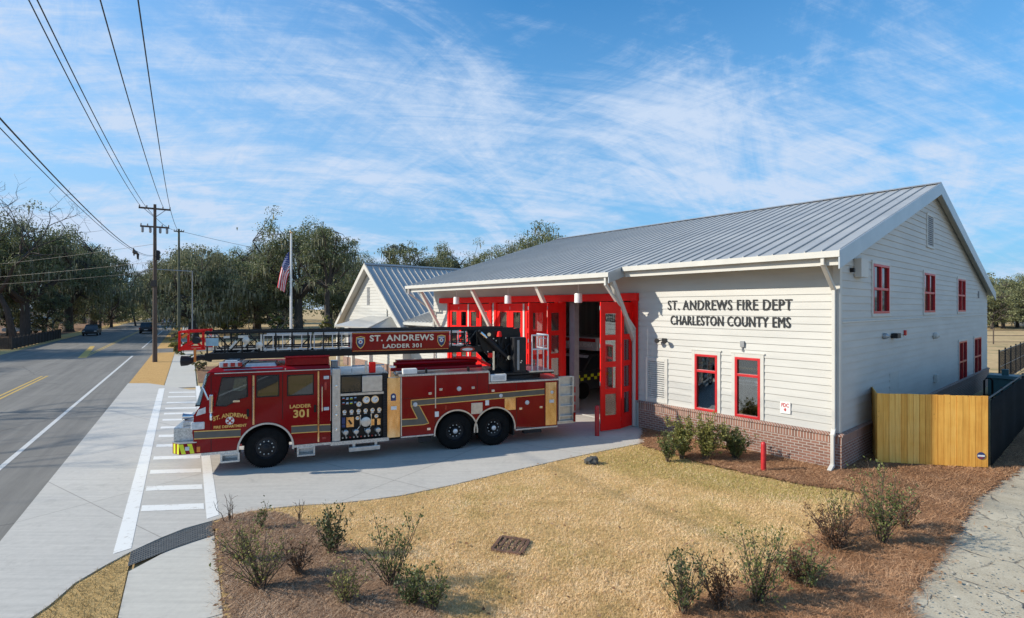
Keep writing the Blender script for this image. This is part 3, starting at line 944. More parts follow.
# windows: red frame, transom bar, dark pane
def window(x0, x1, z0, z1, front=True, cols=1):
    g = MB(); w = .075
    zt = z0 + (z1 - z0) * .70
    xs = [x0 + (x1 - x0) * i / cols for i in range(cols + 1)]
    P = (lambda a, c, e, f, h, k: (a, c, e, f, h, k)) if front else (lambda a, c, e, f, h, k: (-f, -e, a, c, h, k))
    zc = zt if cols == 1 else (z0 + z1) / 2
    for a in (x0, x1 - w): g.box(*P(a, a + w, -.05, .06, z0, z1))
    for zz in (z0, z1 - w): g.box(*P(x0 + w, x1 - w, -.05, .06, zz, zz + w))
    g.box(*P(x0 + w, x1 - w, -.04, .05, zc - .04, zc + .04))
    for xm in xs[1:-1]:
        g.box(*P(xm - .05, xm + .05, -.045, .055, z0 + w, zc - .04)); g.box(*P(xm - .05, xm + .05, -.045, .055, zc + .04, z1 - w))
    f = g.build('window', M['red_frame'], fs, bevel=.006)
    g = MB(); g.box(*P(x0 + w * .6, x1 - w * .6, .015, .03, z0 + w * .6, z1 - w * .6))
    g.build('pane', M['glass'] if front else M['dark_glass'], f)
    return f
for w_ in (W1, W2):
    f = window(*w_)
    g = MB(); g.box(w_[0] + .05, w_[1] - .05, .13, .14, w_[3] - (.62 if w_ is W2 else .35), w_[3] - .03); g.build('roller_blind', M['vent'], f)
    g = MB(); g.box(w_[0] + .2, w_[1] - .15, .5, .9, .6, 1.35); g.lathe([(0, 0), (.2, .05), (.22, .3), (.1, .5), (0, .55)], ((w_[0] + w_[1]) / 2, .7, 1.35), 'z', 12); g.build('desk_chair', M['seat'], f)
for w_ in SW: window(*w_, front=False, cols=2)
# louvres
def louvre(x0, x1, z0, z1, front=True):
    g = MB(); n = int((z1 - z0) / .075)
    P = (lambda a, c, e, f, h, k: (a, c, e, f, h, k)) if front else (lambda a, c, e, f, h, k: (-f, -e, a, c, h, k))
    for i in range(n):
        z = z0 + (z1 - z0) * i / n
        g.box(*P(x0, x1, -.03, .03, z + .008, z + .052))
    g.box(*P(x0, x1, .04, .06, z0, z1))
    return g.build('louvre_vent', M['vent'] if front else M['grey'], fs)
louvre(*VT); louvre(*SV, front=False)
g = MB(); g.box(-.03, .02, SD[0], SD[1], SD[2], SD[3]); sd = g.build('side_door', M['trim'], fs)
g = MB(); g.tube([(.02, SD[0] + .12, 1.05), (.08, SD[0] + .12, 1.05), (.08, SD[0] + .25, 1.05)], .014, 6); g.build('handle', M['galv'], sd)

# lettering
def letters(txt, x0, x1, z0, z1, bold):
    me = text_mesh(txt, x1 - x0 - .02, z1 - z0, 0.0, .005, 1.10)
    g = MB()
    for k, dx in enumerate((-.008, 0, .008)): g.mesh(me, lambda x, y, z: ((x0 + x1) / 2 + x + dx, -.032 - z - .001 * k, (z0 + z1) / 2 + y))
    return g.build('lettering', M['lettering'], fs)
letters('ST. ANDREWS FIRE DEPT', -5.15, -1.14, 4.235, 4.555, .016)
letters('CHARLESTON COUNTY EMS', -5.04, -1.19, 3.735, 4.045, .016)
g = MB(); g.box(-1.47, -1.19, -.045, -.03, 1.30, 1.63); sg = g.build('connection_sign', M['white'], fs)
me = text_mesh('FDC', .20, .11, .02, .002); g = MB(); g.mesh(me, lambda x, y, z: (-1.33 + x, -.0475 - z, 1.54 + y))
g.prism([(-1.33, -.0475, 1.36), (-1.37, -.0475, 1.42), (-1.29, -.0475, 1.42)], [(-1.33, -.049, 1.36), (-1.37, -.049, 1.42), (-1.29, -.049, 1.42)])
g.box(-1.345, -1.315, -.049, -.0475, 1.42, 1.46)
g.build('sign_marks', M['red_frame'], sg)
# twin flood lamp, small conduit, side fittings
g = MB(); g.box(-5.36, -5.2, -.06, -.02, 3.16, 3.26)
for dx in (-.17, .13):
    g.tube([(-5.28 + dx * .4, -.05, 3.2), (-5.28 + dx, -.14, 3.17)], .02, 6)
    g.lathe([(.04, 0), (.085, -.10), (.085, -.13), (.0, -.13)], (-5.28 + dx, -.11, 3.17), 'y', 14)
g.build('flood_lamp', M['satin'], fs)
g = MB(); g.box(-2.62, -2.50, -.07, -.02, 3.12, 3.30); g.tube([(-2.56, -.05, 3.12), (-2.56, -.05, 2.98)], .018, 6); g.build('sensor_box', M['grey'], fs)
def sidebox(name, y, z, w, h, d, m, cone=False):
    g = MB()
    if cone: g.lathe([(h / 2, .03), (h / 2 * .9, d * .6), (.02, d)], (0, y, z), 'x', 14)
    else: g.box(.02, d, y - w / 2, y + w / 2, z - h / 2, z + h / 2)
    return g.build(name, m, fs, bevel=0 if cone else .01)
sidebox('wall_lamp', 3.9, 3.42, .2, .2, .18, M['rake'], True)
sidebox('wall_lamp', 4.9, 3.40, .40, .16, .20, M['satin'])
sidebox('alarm_horn', 6.3, 3.45, .16, .18, .08, M['red_frame'])
sidebox('wall_lamp', 10.6, 3.20, .3, .26, .22, M['trim'], True)
sidebox('meter_box', 10.8, 1.5, .35, .3, .14, M['trim'])
sidebox('junction_box', 1.45, 5.42, .62, .52, .20, M['trim'])
sidebox('camera_dome', .85, 5.34, .12, .12, .12, M['satin'])
sidebox('wall_plate', 20.6, 5.0, .28, .36, .06, M['grey'])

# bay header and jambs
g = MB(); g.box(-19.55, -6.33, -.19, -.0, 4.56, 4.84); g.build('bay_header', M['red_door'], fs, bevel=.01)
g = MB()
for a, c in BAYS:
    for x in (a, c): g.box(x - .09, x + .09, -.075, .14, .03, 4.555)
g.box(-6.46, -6.34, -.09, -.05, .99, 4.84)
g.build('bay_jamb', M['red_door'], fs, bevel=.006)

# folding door leaves: one built, the rest copied
def make_leaf():
    w, h, t = .93, 4.48, .05
    holes = [rect(.22, w - .20, z, z + .74) for z in (.55, 1.48, 2.41, 3.34)]
    g = MB()
    me = plate_mesh(rect(0, w, .04, h), holes, t); g.mesh(me, lambda x, y, z: (x, z, y))
    for (x0, x1, z0, z1) in [(.22, w - .20, z, z + .74) for z in (.55, 1.48, 2.41, 3.34)]:
        for s in (-1, 1):
            y0, y1 = (-.036, -.0255) if s < 0 else (.0255, .036)
            g.box(x0 - .05, x0, y0, y1, z0 - .05, z1 + .05); g.box(x1, x1 + .05, y0, y1, z0 - .05, z1 + .05)
            g.box(x0, x1, y0, y1, z1, z1 + .05); g.box(x0, x1, y0, y1, z0 - .05, z0)
    lf = g.build('folding_door', M['red_door'], fs, bevel=.004)
    for z in (.55, 1.48, 2.41, 3.34):
        g = MB(); g.box(.221, w - .201, -.006, .006, z + .001, z + .739); g.build('pane', M['glass'], lf)
    g = MB()
    for z in (.3, 1.6, 2.9, 4.2): g.lathe([(.018, 0), (.018, .14)], (w + .008, -.01, z), 'z', 8)
    g.build('hinge', M['galv'], lf)
    return lf
leaf0 = make_leaf(); used = [False]
def leaf(p0, p1, flip=False):
    o = leaf0 if not used[0] else copy_tree(leaf0)
    if used[0]: o.parent = fs
    used[0] = True
    d = (p1[0] - p0[0], p1[1] - p0[1]); L = math.hypot(*d)
    o.location = (p0[0], p0[1], .03); o.rotation_euler = (0, 0, math.atan2(d[1], d[0])); o.scale = (L / .945, 1, 1)
for a, c in BAYS[1:]:
    w = (c - a - .18) / 4
    for i in range(4): leaf((a + .09 + w * i, .0), (a + .09 + w * (i + 1) - .012, .0))
leaf((-6.60, -.10), (-6.52, -.82)); leaf((-6.50, -.86), (-6.70, -1.72))
leaf((-10.12, -.10), (-10.16, -.88)); leaf((-10.18, -.92), (-10.30, -1.80))
g = MB()
for a, c in BAYS[1:]: g.box((a + c) / 2 - .05, (a + c) / 2 + .05, -.06, -.04, .05, 4.5)
g.build('astragal', M['trim'], fs)
# pendant lamps under the eave
for x in (-8.46, -12.66, -16.75):
    g = MB(); g.lathe([(0.0, .36), (.13, .36), (.145, .33), (.15, 0), (.13, 0), (.13, .1), (0, .12)], (x, -.9, 4.50), 'z', 20)
    g.tube([(x, -.9, 4.85), (x, -.9, 5.45)], .012, 6)
    g.build('pendant_lamp', M['white'], fs, smooth=True)

# inside of the engine bays
g = MB(); g.box(-20.2, -.2, .13, 22.9, -.02, .03); g.build('bay_floor', M['slab'], fs)
g = MB(); g.box(-6.3, -6.2, .13, 15, .03, 5.6); g.box(-20.2, -6.3, 15, 15.1, .03, 7.0); g.box(-20.25, -20.15, .13, 15, .03, 5.6)
g.build('bay_lining', M['interior'], fs)
g = MB(); g.box(-10.06, -9.78, .30, .58, .03, 5.2); g.build('bay_column', M['grey'], fs)
g = MB()
for i in range(5): g.box(-19.5, -6.6, 2 + 2.6 * i, 2.12 + 2.6 * i, 5.7, 6.1)
g.build('bay_truss', M['grey'], fs)

# ------------------------------------------------------------------ gabled wing
ax, ay = stw(-28.8, 0)
gw = empty('gabled_wing', (ax, ay, 0), ST_ANG, 'smaller white building with a steep grey metal gable roof beside the station', 'building')
WH, WP, HW = 3.36, 7.35, 5.0
sl = (WP - WH) / HW
g = MB()
gv = (-.55, -.10, 4.5, 5.75); gwin = [(-3.75, -3.15, 1.0, 3.05), (-2.55, -1.95, 1.0, 3.05)]
outl = [(-4.7, .02), (4.7, .02), (4.7, WH - .0), (0, WP - .28), (-4.7, WH - .0)]
fplate(g, outl, [rect(*gv)] + [rect(*q) for q in gwin], .004, .12)
boards(g, -4.7, 4.7, .6, WP - .3, [gv] + gwin, place_f, .205, lambda z: (-min(4.7, (WP - .28 - z) / sl), min(4.7, (WP - .28 - z) / sl)))
g.box(-4.7, -4.6, .12, 14, .02, WH); g.box(4.6, 4.7, .12, 14, .02, WH); g.box(-4.7, 4.7, 13.9, 14, .02, WH)
g.box(4.7, 8.4, .6, .7, .02, 3.3); boards(g, 4.7, 8.3, .6, 3.3, [], lambda x, o, z: (x, .598 - o, z))
g.build('wall', M['siding'], gw)
g = MB(); g.box(-4.75, 4.75, -.06, .0, -.05, .6); g.box(4.75, 8.3, .5, .597, -.05, .6); g.build('brick_base', M['brick'], gw)
def wroof(mb, s, y0, y1, top, th):
    xe = s * (HW + .35); ze = WP - sl * (HW + .35)
    mb.hexa([(0, y0, WP + top - th), (xe, y0, ze + top - th), (xe, y1, ze + top - th), (0, y1, WP + top - th),
             (0, y0, WP + top), (xe, y0, ze + top), (xe, y1, ze + top), (0, y1, WP + top)])
g = MB(); wroof(g, -1, -.45, 14.3, 0, .12); wroof(g, 1, -.45, 14.3, 0, .12)
# link roof falling to the front
g.hexa([(4.0, .0, 3.36), (8.5, .0, 3.36), (8.5, 6.5, 5.2), (4.0, 6.5, 5.2), (4.0, .0, 3.46), (8.5, .0, 3.46), (8.5, 6.5, 5.3), (4.0, 6.5, 5.3)])
rf = g.build('roof', M['roof'], gw)
g = MB()
y = -.43
while y < 14.3:
    for s in (-1, 1):
        xe = s * (HW + .34); ze = WP - sl * (HW + .34)
        g.hexa([(s * .05, y - .014, WP - .05), (xe, y - .014, ze - .01), (xe, y + .014, ze - .01), (s * .05, y + .014, WP - .05),
                (s * .05, y - .012, WP + .02), (xe, y - .012, ze + .055), (xe, y + .012, ze + .055), (s * .05, y + .012, WP + .02)])
    y += .46
for i in range(9):
    x = 4.9 + i * .43
    g.hexa([(x - .013, 0, 3.45), (x + .013, 0, 3.45), (x + .013, 6.5, 5.29), (x - .013, 6.5, 5.29), (x - .012, 0, 3.51), (x + .012, 0, 3.51), (x + .012, 6.5, 5.35), (x - .012, 6.5, 5.35)])
g.build('standing_seams', M['roof_rib'], rf)
g = MB(); g.prism([(-.16, -.47, WP - .05), (0, -.47, WP + .08), (.16, -.47, WP - .05)], [(-.16, 14.3, WP - .05), (0, 14.3, WP + .08), (.16, 14.3, WP - .05)]); g.build('ridge_cap', M['roof_rib'], rf)
g = MB()
for s in (-1, 1):
    xe = s * (HW + .38); ze = WP - sl * (HW + .38)
    g.hexa([(0, -.49, WP - .33), (xe, -.49, ze - .30), (xe, -.45, ze - .30), (0, -.45, WP - .33), (0, -.49, WP + .03), (xe, -.49, ze + .03), (xe, -.45, ze + .03), (0, -.45, WP + .03)])
    g.hexa([(0, -.45, WP - .17), (xe, -.45, ze - .17), (xe, .0, ze - .17), (0, .0, WP - .17), (0, -.45, WP - .125), (xe, -.45, ze - .125), (xe, 0, ze - .125), (0, 0, WP - .125)])
g.build('rake_board', M['trim'], gw)
g = MB(); g.box(5.0, 8.5, -.16, -.01, 3.26, 3.42); g.box(HW + .2, HW + .37, -.4, 5, 2.92, 3.05); g.build('gutter', M['trim'], gw)
g = MB(); a, c, z0, z1 = gv
for i in range(14): g.box(a, c, -.03, .03, z0 + i * .089, z0 + i * .089 + .06)
g.box(a, c, .04, .06, z0, z1); g.build('louvre_vent', M['grey'], gw)
for (a, c, z0, z1) in gwin:
    g = MB()
    for x in (a, c - .07): g.box(x, x + .07, -.05, .05, z0, z1)
    for zz in (z0, z1 - .07, z0 + 1.35): g.box(a + .07, c - .07, -.05, .05, zz, zz + .07)
    f = g.build('window', M['red_frame'], gw); g = MB(); g.box(a, c, .01, .03, z0, z1); g.build('pane', M['dark_glass'], f)
g = MB()   # porch roof before the gable
g.hexa([(-1.2, -2.1, 3.02), (4.3, -2.1, 3.02), (4.3, .0, 3.02), (-1.2, .0, 3.02), (-1.2, -2.1, 3.12), (4.3, -2.1, 3.12), (3.1, -.02, 3.75), (-.2, -.02, 3.75)])
pr = g.build('porch_roof', M['roof'], gw)
g = MB()
for x in (-1.0, 1.5, 4.1): g.box(x - .1, x + .1, -2.0, -1.8, .02, 3.0)
g.build('porch_post', M['trim'], gw)
g = MB(); g.tube([(2.6, -.05, 3.7), (2.6, -.05, 4.7)], .05, 8); g.build('vent_pipe', M['trim'], gw)

# ================================================================== LADDER TRUCK
# truck frame: x from front axle to the rear, y from near side (0) to far side, z up
TW = 2.5
tk = empty('fire_truck', (-6.55, 13.58, .02), R(20.4), 'dark red ladder fire truck standing half out of the station bay', 'fire truck')
def tplate(mb, outer, holes, y0, y1, m=0):
    me = plate_mesh(outer, holes, y1 - y0); c = (y0 + y1) / 2
    mb.mesh(me, lambda x, y, z: (x, c + z, y), m); bpy.data.meshes.remove(me)
def part(g, name, m, parent=tk, **k): return g.build(name, M[m] if isinstance(m, str) else m, parent, **k)
def ttext(s, x0, x1, z0, z1, m, parent=tk, y=-.004, bold=.015, bend=0.0, name='lettering', spacing=1.0):
    me = text_mesh(s, x1 - x0, z1 - z0, bold, .003, spacing)
    cx, cz = (x0 + x1) / 2, (z0 + z1) / 2
    g = MB(); g.mesh(me, lambda x, yy, z: (cx + x, y - z, cz + yy - bend * x * x))
    return part(g, name, m, parent)

# --- chassis
g = MB()
g.box(-1.5, 8.5, .75, 1.75, .48, .78); g.box(-.5, .5, .2, 2.3, .48, .58)
for x in (0, 5.19, 6.42): g.tube([(x, .1, .54), (x, 2.4, .54)], .09, 10)
g.box(1.6, 4.5, .25, 2.25, .42, .62)
part(g, 'chassis', 'satin')

# --- cab
WR = .66
def side_outline(rear=1.62):
    pts = [(-1.62, .56), (-.70, .56)] + [p for p in arc(0, .54, WR, 178, 2, 24)] + [(.70, .56), (rear, .56), (rear, 2.60), (-1.30, 2.60), (-1.36, 2.48), (-1.52, 1.78), (-1.66, 1.56), (-1.70, 1.1)]
    return pts
FW = [(-1.16, 1.76), (-.92, 1.75), (-.62, 1.92), (-.46, 1.95), (-.46, 2.46), (-1.02, 2.46)]
MW = rect(-.21, .30, 1.93, 2.47); RW = rect(.54, 1.16, 1.92, 2.45)
cab = MB()
for y0 in (0, TW - .05): tplate(cab, side_outline(), [FW, MW, RW], y0, y0 + .05)
# rear wall, floor, roof
cab.box(1.57, 1.62, .05, TW - .05, .56, 2.58)
cab.box(-1.5, -.7, .05, TW - .05, .56, .66); cab.box(.7, 1.57, .05, TW - .05, .56, .66)
cab.box(-.72, .72, .05, TW - .05, 1.18, 1.24)
roofm = MB(); roofm.hexa([(-1.40, .0, 2.60), (1.62, .0, 2.60), (1.62, TW, 2.60), (-1.40, TW, 2.60), (-1.26, .12, 2.71), (1.60, .10, 2.70), (1.60, TW - .10, 2.70), (-1.26, TW - .12, 2.71)])
# nose: front wall below windshield
cab.hexa([(-1.70, .05, .56), (-1.62, .05, .56), (-1.62, TW - .05, .56), (-1.70, TW - .05, .56), (-1.66, .05, 1.5), (-1.6, .05, 1.5), (-1.6, TW - .05, 1.5), (-1.66, TW - .05, 1.5)])
cab.hexa([(-1.66, .05, 1.5), (-1.6, .05, 1.5), (-1.6, TW - .05, 1.5), (-1.66, TW - .05, 1.5), (-1.53, .05, 1.72), (-1.48, .05, 1.72), (-1.48, TW - .05, 1.72), (-1.53, TW - .05, 1.72)])
cb = part(cab, 'cab', 'truck_red', bevel=.012)
part(roofm, 'cab_roof', 'truck_red', bevel=.03)
g = MB(); g.prism([(-1.535, .01, 1.80), (-1.62, .05, 1.80), (-1.68, .35, 1.80), (-1.68, TW - .35, 1.80), (-1.62, TW - .05, 1.80), (-1.535, TW - .01, 1.80)], [(-1.375, .01, 2.57), (-1.41, .05, 2.57), (-1.45, .35, 2.57), (-1.45, TW - .35, 2.57), (-1.41, TW - .05, 2.57), (-1.375, TW - .01, 2.57)])
part(g, 'windshield', 'windshield_glass')
g = MB(); g.prism([(-1.52, .0, 1.76), (-1.645, .04, 1.76), (-1.70, .35, 1.76), (-1.70, TW - .35, 1.76), (-1.645, TW - .04, 1.76), (-1.52, TW, 1.76)], [(-1.53, .0, 1.80), (-1.635, .04, 1.80), (-1.69, .35, 1.80), (-1.69, TW - .35, 1.80), (-1.635, TW - .04, 1.80), (-1.53, TW, 1.80)]); part(g, 'windshield_sill', 'black')
for (pl, nm) in ((FW, 'front_cab_window'), (MW, 'crew_window'), (RW, 'crew_window')):
    for y in (.02, TW - .03):
        g = MB(); tplate(g, pl, [], y, y + .01); part(g, nm, 'truck_glass' if nm.startswith('front') else 'privacy_glass', cb)
# interior seats and dash
g = MB()
for x in (-.7, .45, 1.0):
    for y in (.35, 1.6): g.box(x, x + .5, y, y + .55, 1.2, 1.5); g.box(x + .4, x + .52, y, y + .55, 1.5, 2.2)
g.box(-1.45, -1.2, .1, TW - .1, 1.4, 1.8)
part(g, 'seats', 'seat')
# window gaskets
g = MB()
def ring(mb, pts, w, y0, y1):
    c = (sum(p[0] for p in pts) / len(pts), sum(p[1] for p in pts) / len(pts))
    out = []
    for x, z in pts:
        d = Vector((x - c[0], z - c[1])); d = d * (1 + w / d.length); out.append((c[0] + d.x, c[1] + d.y))
    tplate(mb, out, [pts], y0, y1)
for pl in (FW, MW, RW): ring(g, pl, .035, -.006, .0)
part(g, 'window_gasket', 'black')
# seams
g = MB()
for x in (-1.28, -.335, .405, 1.30): g.box(x - .007, x + .007, -.003, .0, .6 if abs(x) > .7 else 1.28, 2.53)
for a, c in ((-1.28, -.335), (.405, 1.30)): g.box(a, c, -.003, .0, 2.523, 2.535)
part(g, 'door_seam', 'black')
g = MB(); g.box(-.32, -.275, -.02, 0, 1.20, 2.50); g.box(1.285, 1.325, -.02, 0, .60, 2.54); part(g, 'pillar_strip', 'goldplate')
g = MB(); g.box(-1.2, 1.62, -.015, .0, 2.575, 2.598); part(g, 'drip_rail', 'alu')
# stripes: grey band with gold borders
def band(x0, x1, z0a, z1a, z0b, z1b, nm='stripe'):
    g = MB(); g.hexa([(x0, -.004, z0a), (x1, -.004, z0b), (x1, 0, z0b), (x0, 0, z0a), (x0, -.004, z1a), (x1, -.004, z1b), (x1, 0, z1b), (x0, 0, z1a)]); s = part(g, nm, 'stripe')
    g = MB()
    for (a, c) in ((z0a, z0b), (z1a, z1b)):
        g.hexa([(x0, -.006, a - .011), (x1, -.006, c - .011), (x1, 0, c - .011), (x0, 0, a - .011), (x0, -.006, a + .011), (x1, -.006, c + .011), (x1, 0, c + .011), (x0, 0, a + .011)])
    part(g, 'gold_border', 'gold', s)
band(-1.66, -.60, .94, 1.13, .91, 1.10); band(.62, 1.28, .89, 1.08, .88, 1.07); band(1.33, 1.62, .87, 1.06, .86, 1.05)
# door lettering, emblem
ttext('ST. ANDREWS', -1.23, -.44, 1.44, 1.55, 'gold', bend=.55, bold=.03)
ttext('FIRE DEPARTMENT', -1.22, -.46, 1.165, 1.235, 'gold', bold=.03)
ttext('LADDER', .58, 1.12, 1.565, 1.66, 'gold', bold=.03)
ttext('301', .67, 1.06, 1.30, 1.52, 'gold', bold=.03)
g = MB(); g.lathe([(.10, 0), (.10, -.004), (0, -.004)], (-.85, .0, 1.345), 'y', 20); e = part(g, 'door_emblem', 'white')
g = MB()
for k in range(4):
    t = k * pi / 2 + pi / 4
    g.prism([(-.85 + .02 * cos(t), -.0045, 1.345 + .02 * sin(t)), (-.85 + .09 * cos(t - .38), -.0045, 1.345 + .09 * sin(t - .38)), (-.85 + .09 * cos(t + .38), -.0045, 1.345 + .09 * sin(t + .38))],
            [(-.85 + .02 * cos(t), -.006, 1.345 + .02 * sin(t)), (-.85 + .09 * cos(t - .38), -.006, 1.345 + .09 * sin(t - .38)), (-.85 + .09 * cos(t + .38), -.006, 1.345 + .09 * sin(t + .38))])
g.lathe([(.03, -.0045), (.03, -.0065), (0, -.0065)], (-.85, .0, 1.345), 'y', 12)
part(g, 'emblem_cross', 'redlens', e)
# wheel arch trims
def archtrim(cx, cz, r, w, y0=-.025, y1=.02):
    g = MB(); o = arc(cx, cz, r + w, 186, -6, 28); i = arc(cx, cz, r, -6, 186, 28)
    tplate(g, o + i, [], y0, y1); part(g, 'wheel_arch', 'alu', bevel=.006)
archtrim(0, .54, WR - .015, .045)
# lower chrome sill and steps
g = MB(); g.box(-1.5, -.66, -.02, .2, .50, .565); g.box(.68, 1.62, -.02, .2, .50, .565); g.box(1.62, 3.2, -.02, .2, .46, .56); part(g, 'sill', 'tread')
def step(x0, x1, z0, z1):
    g = MB()
    g.box(x0, x1, -.03, .28, z0, z0 + .05); g.box(x0, x0 + .05, -.03, .28, z0 + .05, z1); g.box(x1 - .05, x1, -.03, .28, z0 + .05, z1); g.box(x0 + .05, x1 - .05, .20, .25, z0 + .05, z1); g.box(x0 + .05, x1 - .05, -.03, .0, z1 - .05, z1)
    part(g, 'step', 'tread', bevel=.006)
step(-1.07, -.62, .26, .50); step(.76, 1.22, .24, .50)
g = MB(); g.box(2.10, 2.95, -.10, .2, .26, .38); g.box(2.2, 2.28, 0, .1, .36, .5); g.box(2.8, 2.88, 0, .1, .36, .5); part(g, 'running_board', 'alu', bevel=.01)
# handles, grab rails, small lamps on cab
for x in (-.43, 1.22):
    g = MB(); g.box(x - .03, x + .03, -.025, 0, 1.42, 1.62); part(g, 'door_handle', 'black', bevel=.01)
g = MB(); g.tube([(1.40, 0, 1.42), (1.40, -.07, 1.45), (1.40, -.07, 2.12), (1.40, 0, 2.15)], .016, 8); part(g, 'grab_rail', 'chrome', smooth=True)
for z in (1.50, 2.36):
    g = MB(); g.box(1.44, 1.58, -.03, 0, z - .045, z + .045); part(g, 'marker_light', 'lens', bevel=.01)
g = MB(); g.box(1.46, 1.52, -.02, 0, 2.02, 2.24); part(g, 'marker_light', 'redlens', bevel=.006)
g = MB(); g.box(-.78, -.62, -.02, 0, 1.82, 1.87); part(g, 'badge_plate', 'chrome')
g = MB(); g.box(-1.60, -1.52, -.02, 0, .60, .74); part(g, 'marker_light', 'orange', bevel=.01)
# headlamp cluster wrapping the corner
for y in (0, TW):
    s = -1 if y == 0 else 1
    g = MB(); g.box(-1.735, -1.42, y + (-.02 if s < 0 else -.3), y + (.3 if s < 0 else .02), 1.17, 1.37); part(g, 'headlight', 'lens', bevel=.03)
    g = MB(); g.hexa([(-1.62, y - .015, 1.52), (-1.40, y - .015, 1.58), (-1.40, y + .015, 1.58), (-1.62, y + .015, 1.52), (-1.56, y - .015, 1.68), (-1.40, y - .015, 1.74), (-1.40, y + .015, 1.74), (-1.56, y + .015, 1.68)]); part(g, 'corner_light', 'lens', bevel=.01)
    g = MB(); yy = y + s * .22
    g.tube([(-1.45, y, 2.30), (-1.42, yy, 2.25), (-1.30, yy, 1.95)], .022, 6); ma = part(g, 'mirror_arm', 'chrome')
    g = MB(); g.box(-1.27, -1.19, yy - .10, yy + .10, 1.62, 2.10); g.lathe([(.0, -.04), (.11, -.03), (.11, .03), (0, .04)], (-1.23, yy, 1.52), 'x', 16); part(g, 'mirror', 'chrome', bevel=.03)
# grille on front
g = MB()
for i in range(7): g.box(-1.745, -1.70, .55, TW - .55, .78 + i * .11, .83 + i * .11)
g.box(-1.73, -1.69, .48, .55, .72, 1.55); g.box(-1.73, -1.69, TW - .55, TW - .48, .72, 1.55)
part(g, 'grille', 'chrome')
# extended bumper with tread deck and chevrons
g = MB(); g.prism([(-2.18, .22, .56), (-1.98, .0, .56), (-1.60, .0, .56), (-1.60, TW, .56), (-1.98, TW, .56), (-2.18, TW - .22, .56)], [(-2.18, .22, .84), (-1.98, .0, .84), (-1.60, .0, .84), (-1.60, TW, .84), (-1.98, TW, .84), (-2.18, TW - .22, .84)])
part(g, 'bumper', 'truck_red', bevel=.01)
g = MB(); g.box(-2.15, -1.70, .18, TW - .18, .86, 1.22); g.box(-1.98, -1.70, .3, TW - .3, 1.22, 1.34); part(g, 'bumper_tray', 'tread', bevel=.015)
g = MB(); g.prism([(-2.19, .21, .84), (-1.985, -.01, .84), (-1.60, -.01, .84), (-1.60, TW + .01, .84), (-1.985, TW + .01, .84), (-2.19, TW - .21, .84)], [(-2.19, .21, .865), (-1.985, -.01, .865), (-1.60, -.01, .865), (-1.60, TW + .01, .865), (-1.985, TW + .01, .865), (-2.19, TW - .21, .865)]); part(g, 'bumper_deck', 'alu')
g = MB()
for x in (-1.93, -1.74): g.hexa([(x, -.005, .575), (x + .09, -.005, .575), (x + .09, 0, .575), (x, 0, .575), (x - .07, -.005, .825), (x + .03, -.005, .825), (x + .03, 0, .825), (x - .07, 0, .825)])
def slant(t): return (-1.98 - .2 * t, .22 * t)
for t in (.05, .55):
    a, c = slant(t), slant(t + .26)
    g.hexa([(c[0] - .006, c[1] - .004, .575), (a[0] - .006, a[1] - .004, .575), (a[0], a[1], .575), (c[0], c[1], .575), (c[0] - .006, c[1] - .004, .825), (a[0] - .006, a[1] - .004, .825), (a[0], a[1], .825), (c[0], c[1], .825)])
for i in range(5): g.box(-2.186, -2.181, .4 + .38 * i, .58 + .38 * i, .575, .825)
part(g, 'chevron', 'yellow')
g = MB(); g.box(-1.855, -1.76, -.025, 0, .66, .76); part(g, 'marker_light', 'lens', bevel=.01)
# roof light bars, beacon, roof box
g = MB(); g.box(-1.12, -.62, .12, TW - .12, 2.72, 2.86); g.box(-1.0, -.7, .2, TW - .2, 2.86, 2.90); part(g, 'light_bar', 'lens', bevel=.03)
g = MB()
for i in range(5): g.box(-1.14, -1.121, .2 + i * .45, .42 + i * .45, 2.74, 2.84)
for i in range(3): g.box(-1.02 + i * .17, -.92 + i * .17, .10, .119, 2.74, 2.84)
part(g, 'bar_lens', 'redlens')
g = MB(); g.hexa([(-.55, .25, 2.70), (.25, .25, 2.70), (.25, 1.1, 2.70), (-.55, 1.1, 2.70), (-.50, .3, 2.79), (.20, .3, 2.79), (.20, 1.05, 2.79), (-.50, 1.05, 2.79)]); part(g, 'roof_vent', 'alu', bevel=.02)
g = MB(); g.box(.46, 1.58, .12, .5, 2.71, 2.92); g.box(.46, 1.58, 2.0, 2.38, 2.71, 2.92); part(g, 'roof_box', 'truck_red', bevel=.015)
g = MB(); g.box(.44, 1.60, .10, .52, 2.92, 2.94); g.box(.52, .60, .09, .119, 2.76, 2.88); g.box(1.40, 1.50, .09, .119, 2.76, 2.88); part(g, 'box_lid', 'truck_red')

g = MB(); g.tube([(-.30, 0, 1.35), (-.30, -.06, 1.37), (-.30, -.06, 2.2), (-.30, 0, 2.22)], .014, 8); part(g, 'grab_rail', 'chrome', smooth=True)
g = MB(); g.box(.46, .49, -.05, .0, 2.62, 2.66); g.tube([(-1.0, .06, 2.66), (.4, .06, 2.66)], .012, 6); part(g, 'roof_rail', 'chrome')
for x in (-.62, 1.45):
    g = MB(); g.box(x - .05, x + .05, -.012, 0, .66, .72); part(g, 'reflector', 'redlens', bevel=.004)
g = MB(); g.tube([(-1.45, .4, 2.72), (-1.50, .4, 3.05)], .006, 5); g.tube([(1.5, 1.9, 2.7), (1.5, 1.9, 3.4)], .006, 5); part(g, 'aerial', 'black')
for sgn in (.30, 1.5):
    g = MB(); g.tube([(-1.54, sgn, 1.75), (-1.40, sgn + .35, 2.12)], .012, 5); part(g, 'wiper', 'black')
g = MB(); g.lathe([(.05, 0), (.09, -.22), (.10, -.24), (0, -.24)], (-1.78, .55, 1.42), 'x', 16); part(g, 'air_horn', 'chrome', smooth=True)
